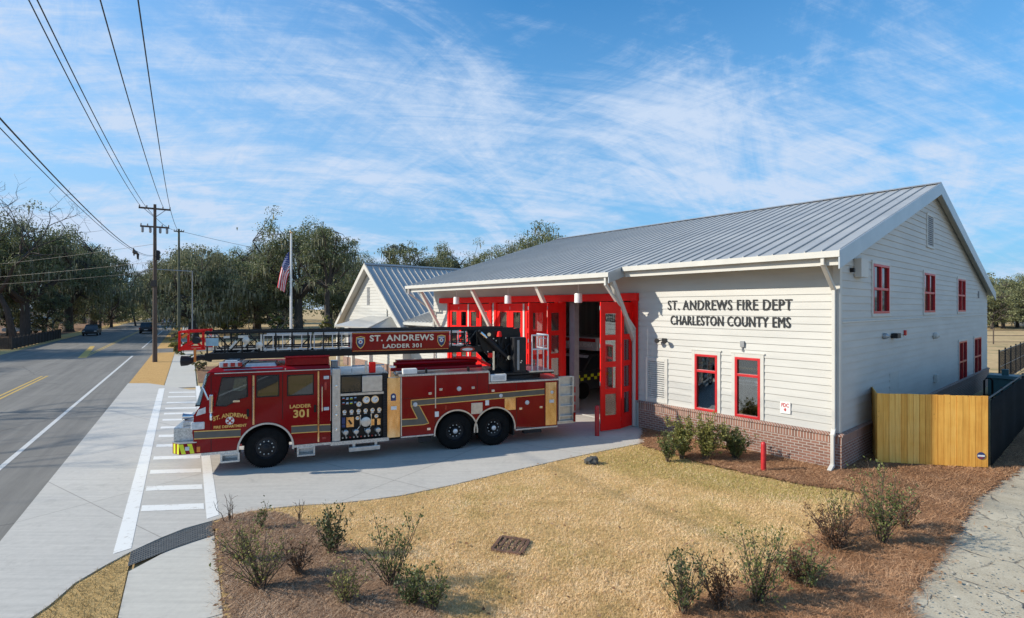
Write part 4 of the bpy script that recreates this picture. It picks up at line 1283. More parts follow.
# --- pump bay
g = MB(); g.box(1.66, 1.88, .0, .3, .56, 2.60); g.box(1.66, 1.88, TW - .3, TW, .56, 2.60); part(g, 'pump_post', 'alu', bevel=.02)
g = MB()
for z in (.9, 1.3, 1.55, 2.1): g.lathe([(.035, 0), (.03, -.02), (0, -.025)], (1.77, 0, z), 'y', 12)
part(g, 'post_fitting', 'chrome')
g = MB(); g.box(1.88, 3.20, .12, TW - .12, .56, 2.38); g.box(1.88, 3.06, .0, .12, .50, .57); part(g, 'pump_panel', 'black')
g = MB(); g.box(1.90, 2.43, .02, .12, 1.92, 2.36); part(g, 'pump_window', 'dark_glass', bevel=.01)
g = MB(); g.box(2.46, 3.02, .0, .12, 1.90, 2.35); part(g, 'control_cover', 'alu', bevel=.012)
g = MB(); g.box(1.88, 3.06, .0, .12, 1.82, 1.885); part(g, 'panel_rail', 'alu')
g = MB(); g.box(3.04, 3.15, .02, .2, .54, 2.40)
for i in range(24): g.box(3.045, 3.145, .0, .02, .58 + i * .075, .62 + i * .075)
part(g, 'ribbed_post', 'satin')
rnd = random.Random(5)
gauges = [(2.58, 1.66, .095), (2.82, 1.66, .095), (2.38, 1.55, .07)] + [(1.99 + i * .19, 1.36, .055) for i in range(6)] + [(2.34, 1.16, .05), (2.86, 1.18, .05)]
for x, z, r in gauges:
    g = MB(); g.lathe([(r, .12), (r, .08), (r * .85, .07), (0, .07)], (x, 0, z), 'y', 18); ga = part(g, 'gauge', 'white')
    g = MB(); g.lathe([(r * 1.12, .12), (r * 1.12, .06), (r * .9, .06), (r * .9, .075)], (x, 0, z), 'y', 18, cap=False); part(g, 'gauge_rim', 'chrome', ga)
    g = MB(); g.bar((x, .066, z), (x + r * .55, .066, z + r * .4), .008, .012); part(g, 'gauge_needle', 'black', ga)
for i, x in enumerate((2.02, 2.30, 2.62, 2.90)):
    r = .06; z = .80
    g = MB(); g.lathe([(r, .12), (r, .0), (r * 1.2, -.01), (r * 1.2, -.06), (r * .8, -.08), (0, -.08)], (x, 0, z), 'y', 16); part(g, 'outlet_cap', 'alu', smooth=True)
    g = MB(); g.tube([(x - .09, -.03, z), (x - .09, -.08, z + .07)], .014, 6); g.tube([(x, -.07, z), (x, -.07, z - .11)], .006, 5); part(g, 'outlet_lever', 'chrome')
g = MB(); g.lathe([(.12, .12), (.12, .02), (.135, .0), (.135, -.06), (.05, -.08), (0, -.08)], (2.56, 0, 1.06), 'y', 22); part(g, 'intake_cap', 'alu', smooth=True)
for i in range(8):
    x = 1.96 + (i % 4) * .105; z = 1.76 - (i // 4) * .13
    g = MB(); g.tube([(x, .12, z), (x, -.02, z)], .014, 6); g.tube([(x - .03, -.025, z), (x + .03, -.025, z)], .016, 6); part(g, 'pull_handle', 'chrome')
    g = MB(); g.box(x - .036, x + .036, .105, .12, z - .065, z - .04); part(g, 'name_plate', ['redlens', 'white', 'yellow', 'navy'][i % 4])
for i in range(11):
    x = 1.94 + i * .10
    g = MB(); g.lathe([(.026, .12), (.026, .06), (.018, .05), (0, .05)], (x, 0, .63), 'y', 10); part(g, 'drain_knob', ['alu', 'alu', 'redlens'][i % 3])
for i in range(6):
    g = MB(); g.box(1.95 + i * .19, 2.03 + i * .19, .105, .12, 1.265, 1.29); part(g, 'name_plate', 'white')
g = MB(); g.box(2.04, 2.24, .07, .12, .92, 1.20); br = part(g, 'brass_plate', 'goldplate')
g = MB(); g.bar((2.10, .066, 1.12), (2.18, .066, 1.0), .02, .05); part(g, 'plate_mark', 'black', br)
for x in (2.76, 2.93):
    g = MB(); g.box(x - .045, x + .045, .08, .12, .92, 1.10); part(g, 'brass_plate', 'goldplate')
g = MB(); g.box(1.92, 2.01, .08, .12, 1.02, 1.20); g.box(1.92, 2.01, .08, .12, .92, 1.0); part(g, 'switch_box', 'navy')
g = MB(); g.tube([(2.42, .08, 1.24), (2.42, .05, .95), (2.30, .05, .80)], .018, 6); g.tube([(2.72, .08, 1.26), (2.70, .05, .9), (2.62, .05, .8)], .018, 6); part(g, 'drain_pipe', 'chrome', smooth=True)
g = MB(); g.box(3.16, 3.52, -.004, .2, .54, 2.26); part(g, 'bright_panel', 'goldplate')
g = MB(); g.lathe([(.075, -.005), (.075, -.012), (0, -.012)], (3.33, 0, 1.74), 'y', 18); g.box(3.255, 3.405, -.012, -.005, 1.60, 1.74); part(g, 'panel_emblem', 'navy')
g = MB(); g.box(3.26, 3.42, -.014, -.005, 1.34, 1.44); g.lathe([(.04, -.0125), (.04, -.016), (0, -.016)], (3.33, 0, 1.72), 'y', 14); part(g, 'badge_plate', 'white')
g = MB(); g.box(1.62, 3.2, .2, 2.3, 2.36, 2.40); g.box(2.55, 2.62, .2, .26, 2.4, 2.75); g.tube([(2.2, .3, 2.4), (2.2, .3, 2.62), (3.1, .3, 2.62), (3.1, .3, 2.4)], .02, 6); part(g, 'pump_deck', 'alu')
g = MB(); g.box(2.68, 2.86, .25, .5, 2.40, 2.70); part(g, 'deck_box', 'red_door', bevel=.02)

# --- body
def body_outline():
    p = [(3.54, .54), (4.46, .54)] + arc(5.19, .54, WR + .01, 182, 25, 18) + arc(6.42, .54, WR + .01, 155, -2, 18) + [(7.14, .54), (8.12, .44), (8.56, .44), (8.56, 1.93), (6.22, 1.93), (6.22, 2.28), (3.54, 2.28)]
    return p
g = MB()
for y0 in (0, TW - .05): tplate(g, body_outline(), [], y0, y0 + .05)
g.box(3.54, 3.6, .05, TW - .05, .54, 2.28); g.box(8.5, 8.56, .05, TW - .05, .44, 1.93)
part(g, 'body', 'truck_red', bevel=.008)
g = MB()
g.box(3.5, 6.24, -.02, .9, 2.285, 2.34); g.box(3.5, 6.24, 1.6, TW + .02, 2.285, 2.34); g.box(3.5, 6.24, .9, 1.6, 2.2, 2.25)
g.box(6.22, 8.60, -.02, TW + .02, 1.935, 1.99); g.box(3.54, 4.50, -.02, .05, .50, .545); g.box(7.1, 8.56, -.02, .05, .42, .47)
g.box(6.22, 6.26, -.012, .3, 1.99, 2.285)
part(g, 'deck', 'tread', bevel=.006)
g = MB(); g.box(3.54, 3.57, -.012, .0, .56, 2.27); g.box(4.545, 4.575, -.008, .0, 1.3, 2.27)
part(g, 'deck_trim', 'alu')
g = MB()
for x in (4.56, 5.85, 6.22, 7.14, 8.11): g.box(x - .006, x + .006, -.003, 0, .6 if x in (7.14, 8.11) else (1.3 if x < 6.2 else 1.32), 1.92 if x > 6 else 2.27)
g.box(3.6, 6.2, -.003, 0, 1.632, 1.642); g.box(4.55, 4.56, -.003, 0, .56, 1.3)
part(g, 'locker_seam', 'black')
for (x, z) in ((4.40, 1.75), (5.72, 1.85), (4.72, 1.85), (6.36, 1.72), (7.28, 1.10), (7.98, 1.10), (4.36, .70)):
    g = MB(); g.box(x - .05, x + .05, -.012, 0, z - .035, z + .035); g.box(x - .03, x + .03, -.03, -.012, z - .012, z + .012); part(g, 'locker_latch', 'chrome', bevel=.005)
band(3.84, 8.10, 1.41, 1.58, 1.50, 1.68)
g = MB()
zig = [(3.84, 1.41), (4.07, 1.43), (4.36, .87), (4.20, .84), (3.56, .84), (3.56, 1.04), (4.02, 1.03)]
tplate(g, zig, [], -.004, 0); s = part(g, 'stripe', 'stripe')
g = MB()
for p, q in (((3.84, 1.58), (3.84, 1.41)), ((3.84, 1.41), (4.02, 1.03)), ((4.02, 1.03), (3.56, 1.04)), ((4.07, 1.43), (4.36, .87)), ((4.36, .87), (4.20, .84)), ((4.20, .84), (3.56, .84))):
    g.bar((p[0], -.003, p[1]), (q[0], -.003, q[1]), .008, .022)
part(g, 'gold_border', 'gold', s)
g = MB(); zz = body_outline()
archtrim(5.19, .54, WR - .02, .042); archtrim(6.42, .54, WR - .02, .042)
for (x, z, r) in ((5.28, 1.84, .07), (3.96, 1.45, .065), (6.62, 1.55, .06), (7.50, 1.28, .07)):
    g = MB(); g.lathe([(r, 0), (r, -.015), (r * .7, -.03), (0, -.03)], (x, 0, z), 'y', 16); part(g, 'round_light', 'lens', smooth=True)
g = MB(); g.box(5.66, 6.02, -.012, 0, 1.04, 1.38); part(g, 'air_bottle_door', 'alu', bevel=.01)
g = MB(); g.box(6.74, 7.11, -.012, 0, 1.08, 1.46); part(g, 'fuel_door', 'goldplate', bevel=.01)
for (x, z) in ((4.60, 1.12), (6.17, 1.36)):
    g = MB(); g.box(x - .06, x + .06, -.014, 0, z - .08, z + .08); part(g, 'marker_light', 'white', bevel=.01)
g = MB(); g.box(4.84, 4.90, -.014, 0, 1.24, 1.36); part(g, 'marker_light', 'redlens', bevel=.006)
g = MB(); g.box(8.14, 8.52, -.008, 0, .50, 1.88); part(g, 'bright_panel', 'goldplate')
g = MB(); g.lathe([(.05, -.009), (.05, -.03), (0, -.035)], (8.36, 0, 1.56), 'y', 14); g.box(8.27, 8.43, -.03, -.009, 1.22, 1.32); part(g, 'marker_light', 'lens')
g = MB(); g.box(4.05, 4.42, -.05, .1, .34, .48); g.box(7.4, 8.0, -.0, .2, .30, .42); part(g, 'underbody_box', 'satin')
g = MB(); g.box(3.60, 4.02, -.01, .22, 2.35, 2.50); part(g, 'deck_lamp', 'white', bevel=.02)
g = MB(); g.box(6.28, 6.80, -.025, .1, 2.0, 2.22); part(g, 'scene_light', 'white', bevel=.02)
g = MB(); g.box(6.34, 6.74, -.032, -.026, 2.05, 2.16); part(g, 'scene_lens', 'lens')
g = MB(); g.tube([(3.3, .35, 2.46), (6.1, .35, 2.46)], .05, 8); g.tube([(3.4, .55, 2.60), (6.0, .55, 2.62)], .06, 8); g.box(3.5, 6.0, .65, .9, 2.42, 2.70); part(g, 'hose_bed_rail', 'truck_red')
g = MB()
for x in (4.3, 5.6): g.box(x - .02, x + .02, .02, .2, 2.34, 2.48)
part(g, 'latch', 'black')
# rear ladder / tailboard
g = MB(); g.box(8.56, 9.18, .0, TW, .50, .60)
for y in (.0, .07):
    for x in (8.64, 9.14): g.box(x - .03, x + .03, y, y + .04, .60, 2.04)
for z in (.72, 1.05, 1.38, 1.70, 2.0): g.box(8.67, 9.11, .0, .10, z, z + .05)
g.box(8.62, 9.16, .11, .14, .6, 2.0)
part(g, 'rear_steps', 'alu', bevel=.006)
g = MB(); g.box(9.14, 9.20, -.04, .1, .55, .85); g.box(9.15, 9.20, .1, TW - .1, .62, 1.9); part(g, 'tail_panel', 'truck_red')
for z in (.9, 1.2, 1.5):
    g = MB(); g.box(9.17, 9.21, -.03, .09, z, z + .2); part(g, 'tail_light', 'redlens', bevel=.01)

# --- wheels (tyre, rim with lugs)
def wheel(x, y, s, dual=False, rear=False):
    w = .33
    o = MB().lathe([(.30, .16), (.40, .155), (.50, .13), (.535, .09), (.54, .05), (.54, -.05), (.535, -.09), (.50, -.13), (.40, -.155), (.30, -.16)], (0, 0, 0), 'y', 40, cap=False)
    t = part(o, 'wheel', 'rubber', smooth=True); t.location = (x, y, .54)
    g = MB(); d = -1
    if rear: prof = [(.305, -.145), (.29, -.15), (.275, -.02), (.12, .03), (.12, -.06), (.10, -.08), (0, -.085)]
    else: prof = [(.305, -.145), (.29, -.15), (.26, -.10), (.20, -.10), (.14, -.12), (.13, -.17), (.10, -.185), (0, -.185)]
    g.lathe([(r, h * (1 if s < 0 else -1)) for r, h in prof], (0, 0, 0), 'y', 28, cap=False); part(g, 'rim', 'satin', t, smooth=True)
    g = MB()
    for k in range(10):
        a = 2 * pi * k / 10; h0 = (-.10 if not rear else .0)
        g.lathe([(.018, h0 * (1 if s < 0 else -1)), (.018, (h0 - .035) * (1 if s < 0 else -1)), (0, (h0 - .04) * (1 if s < 0 else -1))], (.175 * cos(a), 0, .175 * sin(a)), 'y', 6)
    part(g, 'lug_nuts', 'alu', t)
    g = MB(); hh = -.19 if not rear else -.09
    g.lathe([(.075, (hh + .01) * (1 if s < 0 else -1)), (.07, (hh - .02) * (1 if s < 0 else -1)), (.03, (hh - .04) * (1 if s < 0 else -1)), (0, (hh - .04) * (1 if s < 0 else -1))], (0, 0, 0), 'y', 16); part(g, 'hub_cap', 'satin' if not rear else 'ladderwhite', t, smooth=True)
    g = MB()
    for k in range(60):
        a = 2 * pi * k / 60
        for q in (-.09, -.01, .07):
            c, s_ = cos(a + q), sin(a + q)
            g.bar((.542 * c, q - .035, .542 * s_), (.542 * cos(a + q + .03), q + .04, .542 * sin(a + q + .03)), .02, .012)
    part(g, 'tread_lug', 'rubber', t)
    return t
for y, s in ((.20, -1), (TW - .20, 1)):
    wheel(0, y, s)
    for x in (5.19, 6.42): wheel(x, y, s, rear=True)
g = MB()
for x in (5.19, 6.42):
    for y in (.55, TW - .55): g.lathe([(.3, .15), (.52, .12), (.53, -.12), (.3, -.15)], (x, y, .54), 'y', 30, cap=False)
part(g, 'inner_tyre', 'rubber')
g = MB(); g.box(4.5, 7.1, .42, .46, .6, 1.3); g.box(4.5, 7.1, TW - .46, TW - .42, .6, 1.3); g.box(4.5, 7.1, .05, TW - .05, 1.30, 1.34); g.box(-.72, .72, .6, .64, .6, 1.2); g.box(7.05, 7.09, .06, .46, .25, 1.0); g.box(.70, .74, .06, .46, .35, 1.0); part(g, 'wheel_well', 'satin')

# --- aerial ladder
YA, YB2 = .72, 1.78
g = MB()
for y in (YA, YB2):
    g.box(-1.55, 6.3, y - .05, y + .05, 2.88, 3.06)            # base rail
    g.box(-1.55, 7.3, y - .03, y + .03, 3.58, 3.65)            # top rail
    g.box(6.3, 7.3, y - .05, y + .05, 2.95, 3.10)
    x = -1.5; k = 0
    while x < 6.9:
        if not (2.2 < x < 5.0): g.bar((x, y, 3.06), (x, y, 3.58), .035, .035)
        if (x < -.3 or x > 5.6): g.bar((x, y, 3.06 if k % 2 else 3.58), (x + .42, y, 3.58 if k % 2 else 3.06), .03, .03)
        x += .42; k += 1
for i in range(24): g.tube([(-1.5 + i * .34, YA, 3.02), (-1.5 + i * .34, YB2, 3.02)], .025, 6)
part(g, 'ladder_base_section', 'black')
g = MB()
for y in (YA + .06, YB2 - .06):
    for (xa, xb) in ((-.14, 1.10), (1.17, 2.20), (2.2, 5.15), (5.17, 5.72)):
        g.box(xa, xb, y - .025, y + .025, 3.09, 3.125); g.box(xa, xb, y - .025, y + .025, 3.50, 3.535)
        m_ = max(1, int(round((xb - xa) / .26)))
        for i in range(m_ + 1):
            x = xa + (xb - xa) * i / m_; x = min(max(x, xa + .012), xb - .012)
            g.bar((x, y, 3.125), (x, y, 3.50), .022, .022)
for i in range(20): g.tube([(-.1 + i * .3, YA + .08, 3.13), (-.1 + i * .3, YB2 - .08, 3.13)], .022, 6)
part(g, 'ladder_fly_section', 'ladderwhite')
g = MB()
for y in (YA + .14, YB2 - .14):
    g.box(-1.3, 5.9, y - .02, y + .02, 3.16, 3.20); g.box(-1.3, 5.9, y - .02, y + .02, 3.42, 3.45)
    for i in range(30): g.bar((-1.3 + i * .24, y, 3.2), (-1.3 + i * .24 + (.2 if i % 2 else -.0), y, 3.42), .02, .02)
part(g, 'ladder_mid_section', 'satin')
g = MB()
for (x, z, dx, dz) in ((-.95, 3.18, .16, .2), (-.62, 3.22, .15, .18), (-.30, 3.15, .12, .2)):
    g.bar((x, YA - .06, z), (x + dx, YA - .06, z + dz), .03, .06)
g.box(-1.1, -.95, YA - .08, YA - .05, 3.46, 3.52); g.box(-.75, -.50, YA - .08, YA - .05, 3.46, 3.53); g.box(-.2, -.16, YA - .08, YA - .05, 3.1, 3.55)
part(g, 'ladder_tool', 'alu')
g = MB(); g.box(-1.52, -1.22, YA - .09, YA - .05, 3.26, 3.47); part(g, 'placard', 'blueplate')
me = text_mesh('LADDER 301', .28, .06, .01, .002); g = MB(); g.mesh(me, lambda x, y, z: (-1.37 + x, YA - .06 - z, 3.53 + y)); part(g, 'lettering', 'white')
for x in (-.55, -.22):
    g = MB(); g.lathe([(.03, .1), (.085, .05), (.09, 0), (0, -.01)], (x, YA - .13, 3.40 if x < -.4 else 3.26), 'y', 14); part(g, 'spotlight', 'alu', smooth=True)
g = MB(); g.box(-1.54, 6.2, YA + .2, YB2 - .2, 2.90, 2.96); part(g, 'waterway', 'satin')
# sign panel with shields
g = MB(); g.box(2.22, 5.12, YA - .085, YA - .055, 2.99, 3.555); sg = part(g, 'ladder_sign', 'truck_red', bevel=.006)
g = MB()
for (x0, x1, z0, z1) in ((2.24, 5.10, 3.01, 3.02), (2.24, 5.10, 3.525, 3.535)): g.box(x0, x1, YA - .088, YA - .0855, z0, z1)
part(g, 'sign_border', 'gold', sg)
cream = mat('cream_letter', (.82, .76, .60), None, 4, .4); M['creaml'] = cream
ttext('ST. ANDREWS', 2.72, 4.64, 3.285, 3.475, 'creaml', sg, YA - .0885, .03, 0, 'lettering', 1.12)
ttext('LADDER 301', 3.10, 4.26, 3.075, 3.20, 'creaml', sg, YA - .0885, .03, 0, 'lettering', 1.12)
for x in (2.46, 4.88):
    sh = lambda k: [(x + k * a, 3.27 + k * c) for a, c in ((-.125, .15), (0, .18), (.125, .15), (.13, -.02), (.08, -.13), (0, -.20), (-.08, -.13), (-.13, -.02))]
    g = MB(); tplate(g, sh(1.0), [], YA - .092, YA - .0865); s1 = part(g, 'shield', 'gold', sg)
    g = MB(); tplate(g, sh(.84), [], YA - .095, YA - .0925); part(g, 'shield_field', 'navy', sg)
    g = MB(); g.lathe([(.06, -.0955), (.06, -.098), (0, -.098)], (x, YA, 3.28), 'y', 14); g.box(x - .09, x + .09, YA - .098, YA - .0955, 3.36, 3.385); part(g, 'shield_mark', 'white', sg)
    g = MB(); g.lathe([(.03, -.0985), (.03, -.1), (0, -.1)], (x, YA, 3.28), 'y', 10); part(g, 'shield_centre', 'redlens', sg)
# red tip frame with monitor nozzle
g = MB()
for y in (YA + .05, YB2 - .05):
    for p, q in (((-2.15, 3.64), (-1.55, 3.66)), ((-2.15, 3.18), (-1.55, 3.18)), ((-2.15, 3.64), (-2.15, 3.14)), ((-1.60, 3.66), (-1.60, 3.18)), ((-2.15, 3.2), (-1.8, 3.42)), ((-1.8, 3.42), (-1.6, 3.2))):
        g.bar((p[0], y, p[1]), (q[0], y, q[1]), .055, .055)
for z in (3.18, 3.64): g.bar((-2.15, YA + .05, z), (-2.15, YB2 - .05, z), .05, .05)
g.prism([(-2.15, YA + .02, 3.18), (-1.85, YA + .02, 3.18), (-2.0, YA + .02, 3.34)], [(-2.15, YA + .04, 3.18), (-1.85, YA + .04, 3.18), (-2.0, YA + .04, 3.34)])
part(g, 'ladder_tip', 'red_door')
g = MB(); g.bar((-1.78, YA - .02, 3.20), (-1.78, YA - .02, 2.84), .05, .05); g.bar((-2.08, YA - .02, 3.5), (-1.95, YA - .02, 3.6), .06, .06); part(g, 'tip_lamp', 'orange')
g = MB(); g.lathe([(.09, -.2), (.09, .0), (.07, .05), (0, .06)], (-1.72, YA - .02, 3.42), 'y', 14); part(g, 'tip_spotlight', 'satin', smooth=True)
g = MB(); g.tube([(-1.45, 1.1, 2.86), (-1.70, 1.05, 2.93), (-1.95, 1.0, 2.86)], [.08, .075, .07], 10); g.lathe([(.07, -.0), (.13, -.14), (.14, -.28), (0, -.29)], (-1.88, 1.0, 2.85), 'x', 16); part(g, 'water_cannon', 'satin', smooth=True)

# --- turntable, hoist cylinders, console, rails
g = MB(); g.lathe([(1.05, 1.99), (1.05, 2.12), (.9, 2.16), (0, 2.16)], (7.35, TW / 2, 0), 'z', 40); g.box(6.7, 8.5, .15, TW - .15, 2.16, 2.22); part(g, 'turntable', 'satin')
g = MB()
for y in (.62, 1.80):
    g.prism([(6.2, y, 2.95), (6.9, y, 2.22), (7.55, y, 2.22), (7.5, y, 3.62), (6.0, y, 3.55)], [(6.2, y + .08, 2.95), (6.9, y + .08, 2.22), (7.55, y + .08, 2.22), (7.5, y + .08, 3.62), (6.0, y + .08, 3.55)])
g.box(7.0, 7.5, .75, 1.75, 2.22, 3.4)
part(g, 'ladder_pedestal', 'black', bevel=.015)
g = MB(); g.tube([(6.25, .5, 3.38), (7.0, .5, 2.70)], .075, 12); g.tube([(6.05, .5, 3.56), (6.3, .5, 3.33)], .045, 10); g.tube([(6.25, 1.98, 3.38), (7.0, 1.98, 2.70)], .075, 12); part(g, 'hoist_cylinder', 'satin', smooth=True)
g = MB(); g.tube([(6.1, .47, 3.5), (6.3, .47, 3.33)], .05, 10); g.lathe([(.06, 0), (.06, -.05), (0, -.05)], (6.36, .44, 3.44), 'y', 12); g.box(6.5, 6.56, .45, .5, 2.3, 2.9); g.lathe([(.07, 0), (.07, -.04), (0, -.04)], (7.05, .45, 2.68), 'y', 12); part(g, 'cylinder_rod', 'chrome')
g = MB(); g.box(7.12, 7.54, .16, .55, 2.22, 3.34); part(g, 'console', 'satin', bevel=.02)
g = MB(); g.box(7.22, 7.30, .145, .16, 2.3, 3.26); part(g, 'console_hose', 'grey', bevel=.01)
g = MB(); g.lathe([(.0, .18), (.06, .16), (.09, 0), (0, 0)], (6.74, .5, 3.36), 'z', 12); part(g, 'beacon', 'red_door')
g = MB(); g.box(6.38, 6.50, .46, .60, 2.70, 2.84); part(g, 'warning_plate', 'red_door')
g = MB()
rnd = random.Random(9)
for i in range(8):
    x0 = 6.3 + rnd.random() * .9; z0 = 2.35 + rnd.random() * .3; x1 = 6.3 + rnd.random() * .9; z1 = 3.1 + rnd.random() * .35
    g.tube([(x0, .55, z0), ((x0 + x1) / 2 + .1, .50, (z0 + z1) / 2), (x1, .55, z1)], .018, 6)
part(g, 'hydraulic_hose', 'satin')
g = MB()
for i in range(9):
    x = 6.35 + rnd.random() * 1.1; z = 2.5 + rnd.random() * .9; g.lathe([(.022, 0), (.022, -.03), (0, -.03)], (x, .60 if x < 7.05 else .10, z), 'y', 8)
part(g, 'bolt_head', 'alu')
g = MB()
for (x, y) in ((7.72, .12), (8.28, .12), (8.28, 1.0)):
    g.tube([(x, y, 2.22), (x, y, 3.42)], .024, 8)
for z in (3.40, 2.95):
    g.tube([(7.72, .12, z), (8.28, .12, z), (8.28, 1.0, z)], .024, 8)
for x in (7.92, 8.12): g.tube([(x, .12, 2.22), (x, .12, 3.40 if x > 8 else 2.95)], .02, 8)
g.tube([(7.98, .10, 3.30), (8.2, .10, 3.30), (8.2, .10, 3.05), (7.98, .10, 3.05), (7.98, .10, 3.30)], .016, 6)
part(g, 'platform_rail', 'ladderwhite', smooth=True)
g = MB(); g.box(7.60, 8.45, .05, 1.4, 2.222, 2.27); part(g, 'platform_floor', 'alu')
g = MB(); g.tube([(5.3, .45, 2.75), (5.9, .42, 2.72), (6.4, .42, 2.45)], .04, 8); part(g, 'red_hose', 'red_door', smooth=True)
g = MB(); g.lathe([(.0, -.014), (1.0, -.014), (1.0, 0)], (0, 0, 0), 'y', 24)
lo = part(g, 'oval_badge', 'redlens'); lo.location = (5.72, YA - .065, 2.97); lo.scale = (.24, 1, .085)
g = MB(); g.lathe([(.0, -.018), (1.0, -.018), (1.0, -.0145)], (0, 0, 0), 'y', 24); li = part(g, 'badge_band', 'white', lo); li.scale = (.72, 1, .5)

# ================================================================== STREET FURNITURE, FENCES, VEHICLES
def bollard(x, y, label):
    g = MB(); g.lathe([(.075, 0), (.075, .93), (.066, .98), (.04, 1.01), (0, 1.02)], (0, 0, 0), 'z', 24)
    o = g.build('bollard', M['red_post'], smooth=True); o.location = (x, y, .02)
    return tag(o, label, 'bollard', 'red steel bollards')
bollard(2.85, 17.1, 'red bollard on the concrete before the open bay door')
x, y = G(763.5, 472)
bollard(x, y, 'red bollard in the pine straw before the brick base').scale = (.86, .86, .76)

rk = MB(); me = bpy.data.meshes.new('r'); bm = bmesh.new(); bmesh.ops.create_icosphere(bm, subdivisions=3, radius=1)
for v in bm.verts:
    n_ = mnoise.noise(v.co * 1.7) * .35 + mnoise.noise(v.co * 4) * .15
    v.co *= 1 + n_; v.co.x *= .20; v.co.y *= .15; v.co.z = max(v.co.z * .15, -.05)
bm.to_mesh(me); bm.free(); rk.mesh(me, lambda x, y, z: (x, y, z)); bpy.data.meshes.remove(me)
o = rk.build('rock', M['rock']); x, y = G(592, 464); o.location = (x, y, .07); tag(o, 'dark grey rock lying at the lawn edge beside the driveway', 'rock')

# storm drain
x, y = G(511, 546.5)
sd_ = empty('storm_drain', (x, y, .0), R(-18), 'small rusty square storm drain grate set in the lawn', 'drain')
g = MB(); w = .27
for s in (-1, 1): g.box(-w, w, s * w - .03, s * w + .03, -.02, .045); g.box(s * w - .03, s * w + .03, -w + .03, w - .03, -.02, .045)
g.build('grate_frame', M['grate'], sd_, bevel=.005)
g = MB()
for i in range(4): g.box(-w + .07 + i * .115, -w + .07 + i * .115 + .06, -w + .03, w - .03, .0, .035)
g.box(-w + .03, w - .03, -.015, .015, -.01, .025)
g.build('grate_bar', M['grate'], sd_, bevel=.004)
g = MB(); g.box(-w + .03, w - .03, -w + .03, w - .03, -.01, .006); g.build('drain_well', M['black'], sd_)

# ---- cedar screen fence
P0 = Vector((10.03, 14.02)); P1 = Vector((12.62, 13.52))
d = (P1 - P0).normalized(); L = (P1 - P0).length
wf = empty('wood_fence', (P0.x, P0.y, 0), math.atan2(d.y, d.x), 'yellow cedar board fence standing at the corner of the station', 'fence')
rnd = random.Random(3)
g = MB(); nb = 18; bw = L / nb
for i in range(nb):
    j = rnd.uniform(-.004, .004)
    g.box(i * bw + .005, (i + 1) * bw - .005, -.012 + j, .012 + j, .06 + rnd.uniform(0, .02), 1.96 + rnd.uniform(-.008, .008))
# return to the wall
rt = Vector((.55, 1.55)); 
for i in range(11):
    t0, t1 = i / 11, (i + 1) / 11 - .006
    ax_, ay_ = rt * t0, rt * t1
    nrm = Vector((-rt.y, rt.x)).normalized() * .012
    g.hexa([(ax_.x - nrm.x + .02, ax_.y - nrm.y + .02, .06), (ay_.x - nrm.x + .02, ay_.y - nrm.y + .02, .06), (ay_.x + nrm.x + .02, ay_.y + nrm.y + .02, .06), (ax_.x + nrm.x + .02, ax_.y + nrm.y + .02, .06),
            (ax_.x - nrm.x + .02, ax_.y - nrm.y + .02, 1.94), (ay_.x - nrm.x + .02, ay_.y - nrm.y + .02, 1.94), (ay_.x + nrm.x + .02, ay_.y + nrm.y + .02, 1.94), (ax_.x + nrm.x + .02, ax_.y + nrm.y + .02, 1.94)])
g.build('boards', M['cedar'], wf)
g = MB()
for z in (.35, 1.0, 1.65): g.box(.02, L - .02, .018, .056, z - .045, z + .045)
g.build('rails', M['cedar'], wf)
for x in (.08, L * .5, L - .06):
    g = MB(); g.box(x - .045, x + .045, .06, .15, 0, 1.85); g.build('post', M['cedar'], wf)
g = MB(); g.lathe([(.095, -.014), (.095, -.022), (0, -.022)], (L - .17, 0, .38), 'y', 20); bd = g.build('round_badge', M['navy'], wf)
g = MB(); g.box(L - .25, L - .09, -.026, -.0225, .355, .40); g.build('badge_band', M['white'], bd)
g = MB(); g.prism([(L - .23, -.0225, .34), (L - .11, -.0225, .34), (L - .17, -.0225, .295)], [(L - .23, -.025, .34), (L - .11, -.025, .34), (L - .17, -.025, .295)]); g.build('badge_mark', M['redlens'], bd)

# ---- black fabric fence along the alley
F0 = Vector((12.72, 13.56)); fd = Vector((cos(R(40)), sin(R(40))))
bf = empty('fabric_fence', (F0.x, F0.y, 0), R(40), 'black wind screen fabric fence running back along the cracked alley', 'fence')
g = MB(); Lf = 18.0; nseg = 72
vs, fs_ = [], []
for i in range(nseg + 1):
    x = Lf * i / nseg
    for z in (.04, .6, 1.2, 1.84):
        vs.append((x, .03 * sin(x * 2.6) * (1 - abs(z - .9)), z))
for i in range(nseg):
    for k in range(3): fs_.append((i * 4 + k, (i + 1) * 4 + k, (i + 1) * 4 + k + 1, i * 4 + k + 1))
g.add(vs, fs_); fo = g.build('screen_fabric', M['fabric'], bf, smooth=True)
so = fo.modifiers.new('s', 'SOLIDIFY'); so.thickness = .006
g = MB(); g.tube([(0, .05, 1.88), (Lf, .05, 1.88)], .024, 8); g.build('top_rail', M['satin'], bf)
for i in range(8):
    g = MB(); g.tube([(.03 + i * 2.55, .06, 0), (.03 + i * 2.55, .06, 1.93)], .03, 8); g.build('post', M['satin'], bf)

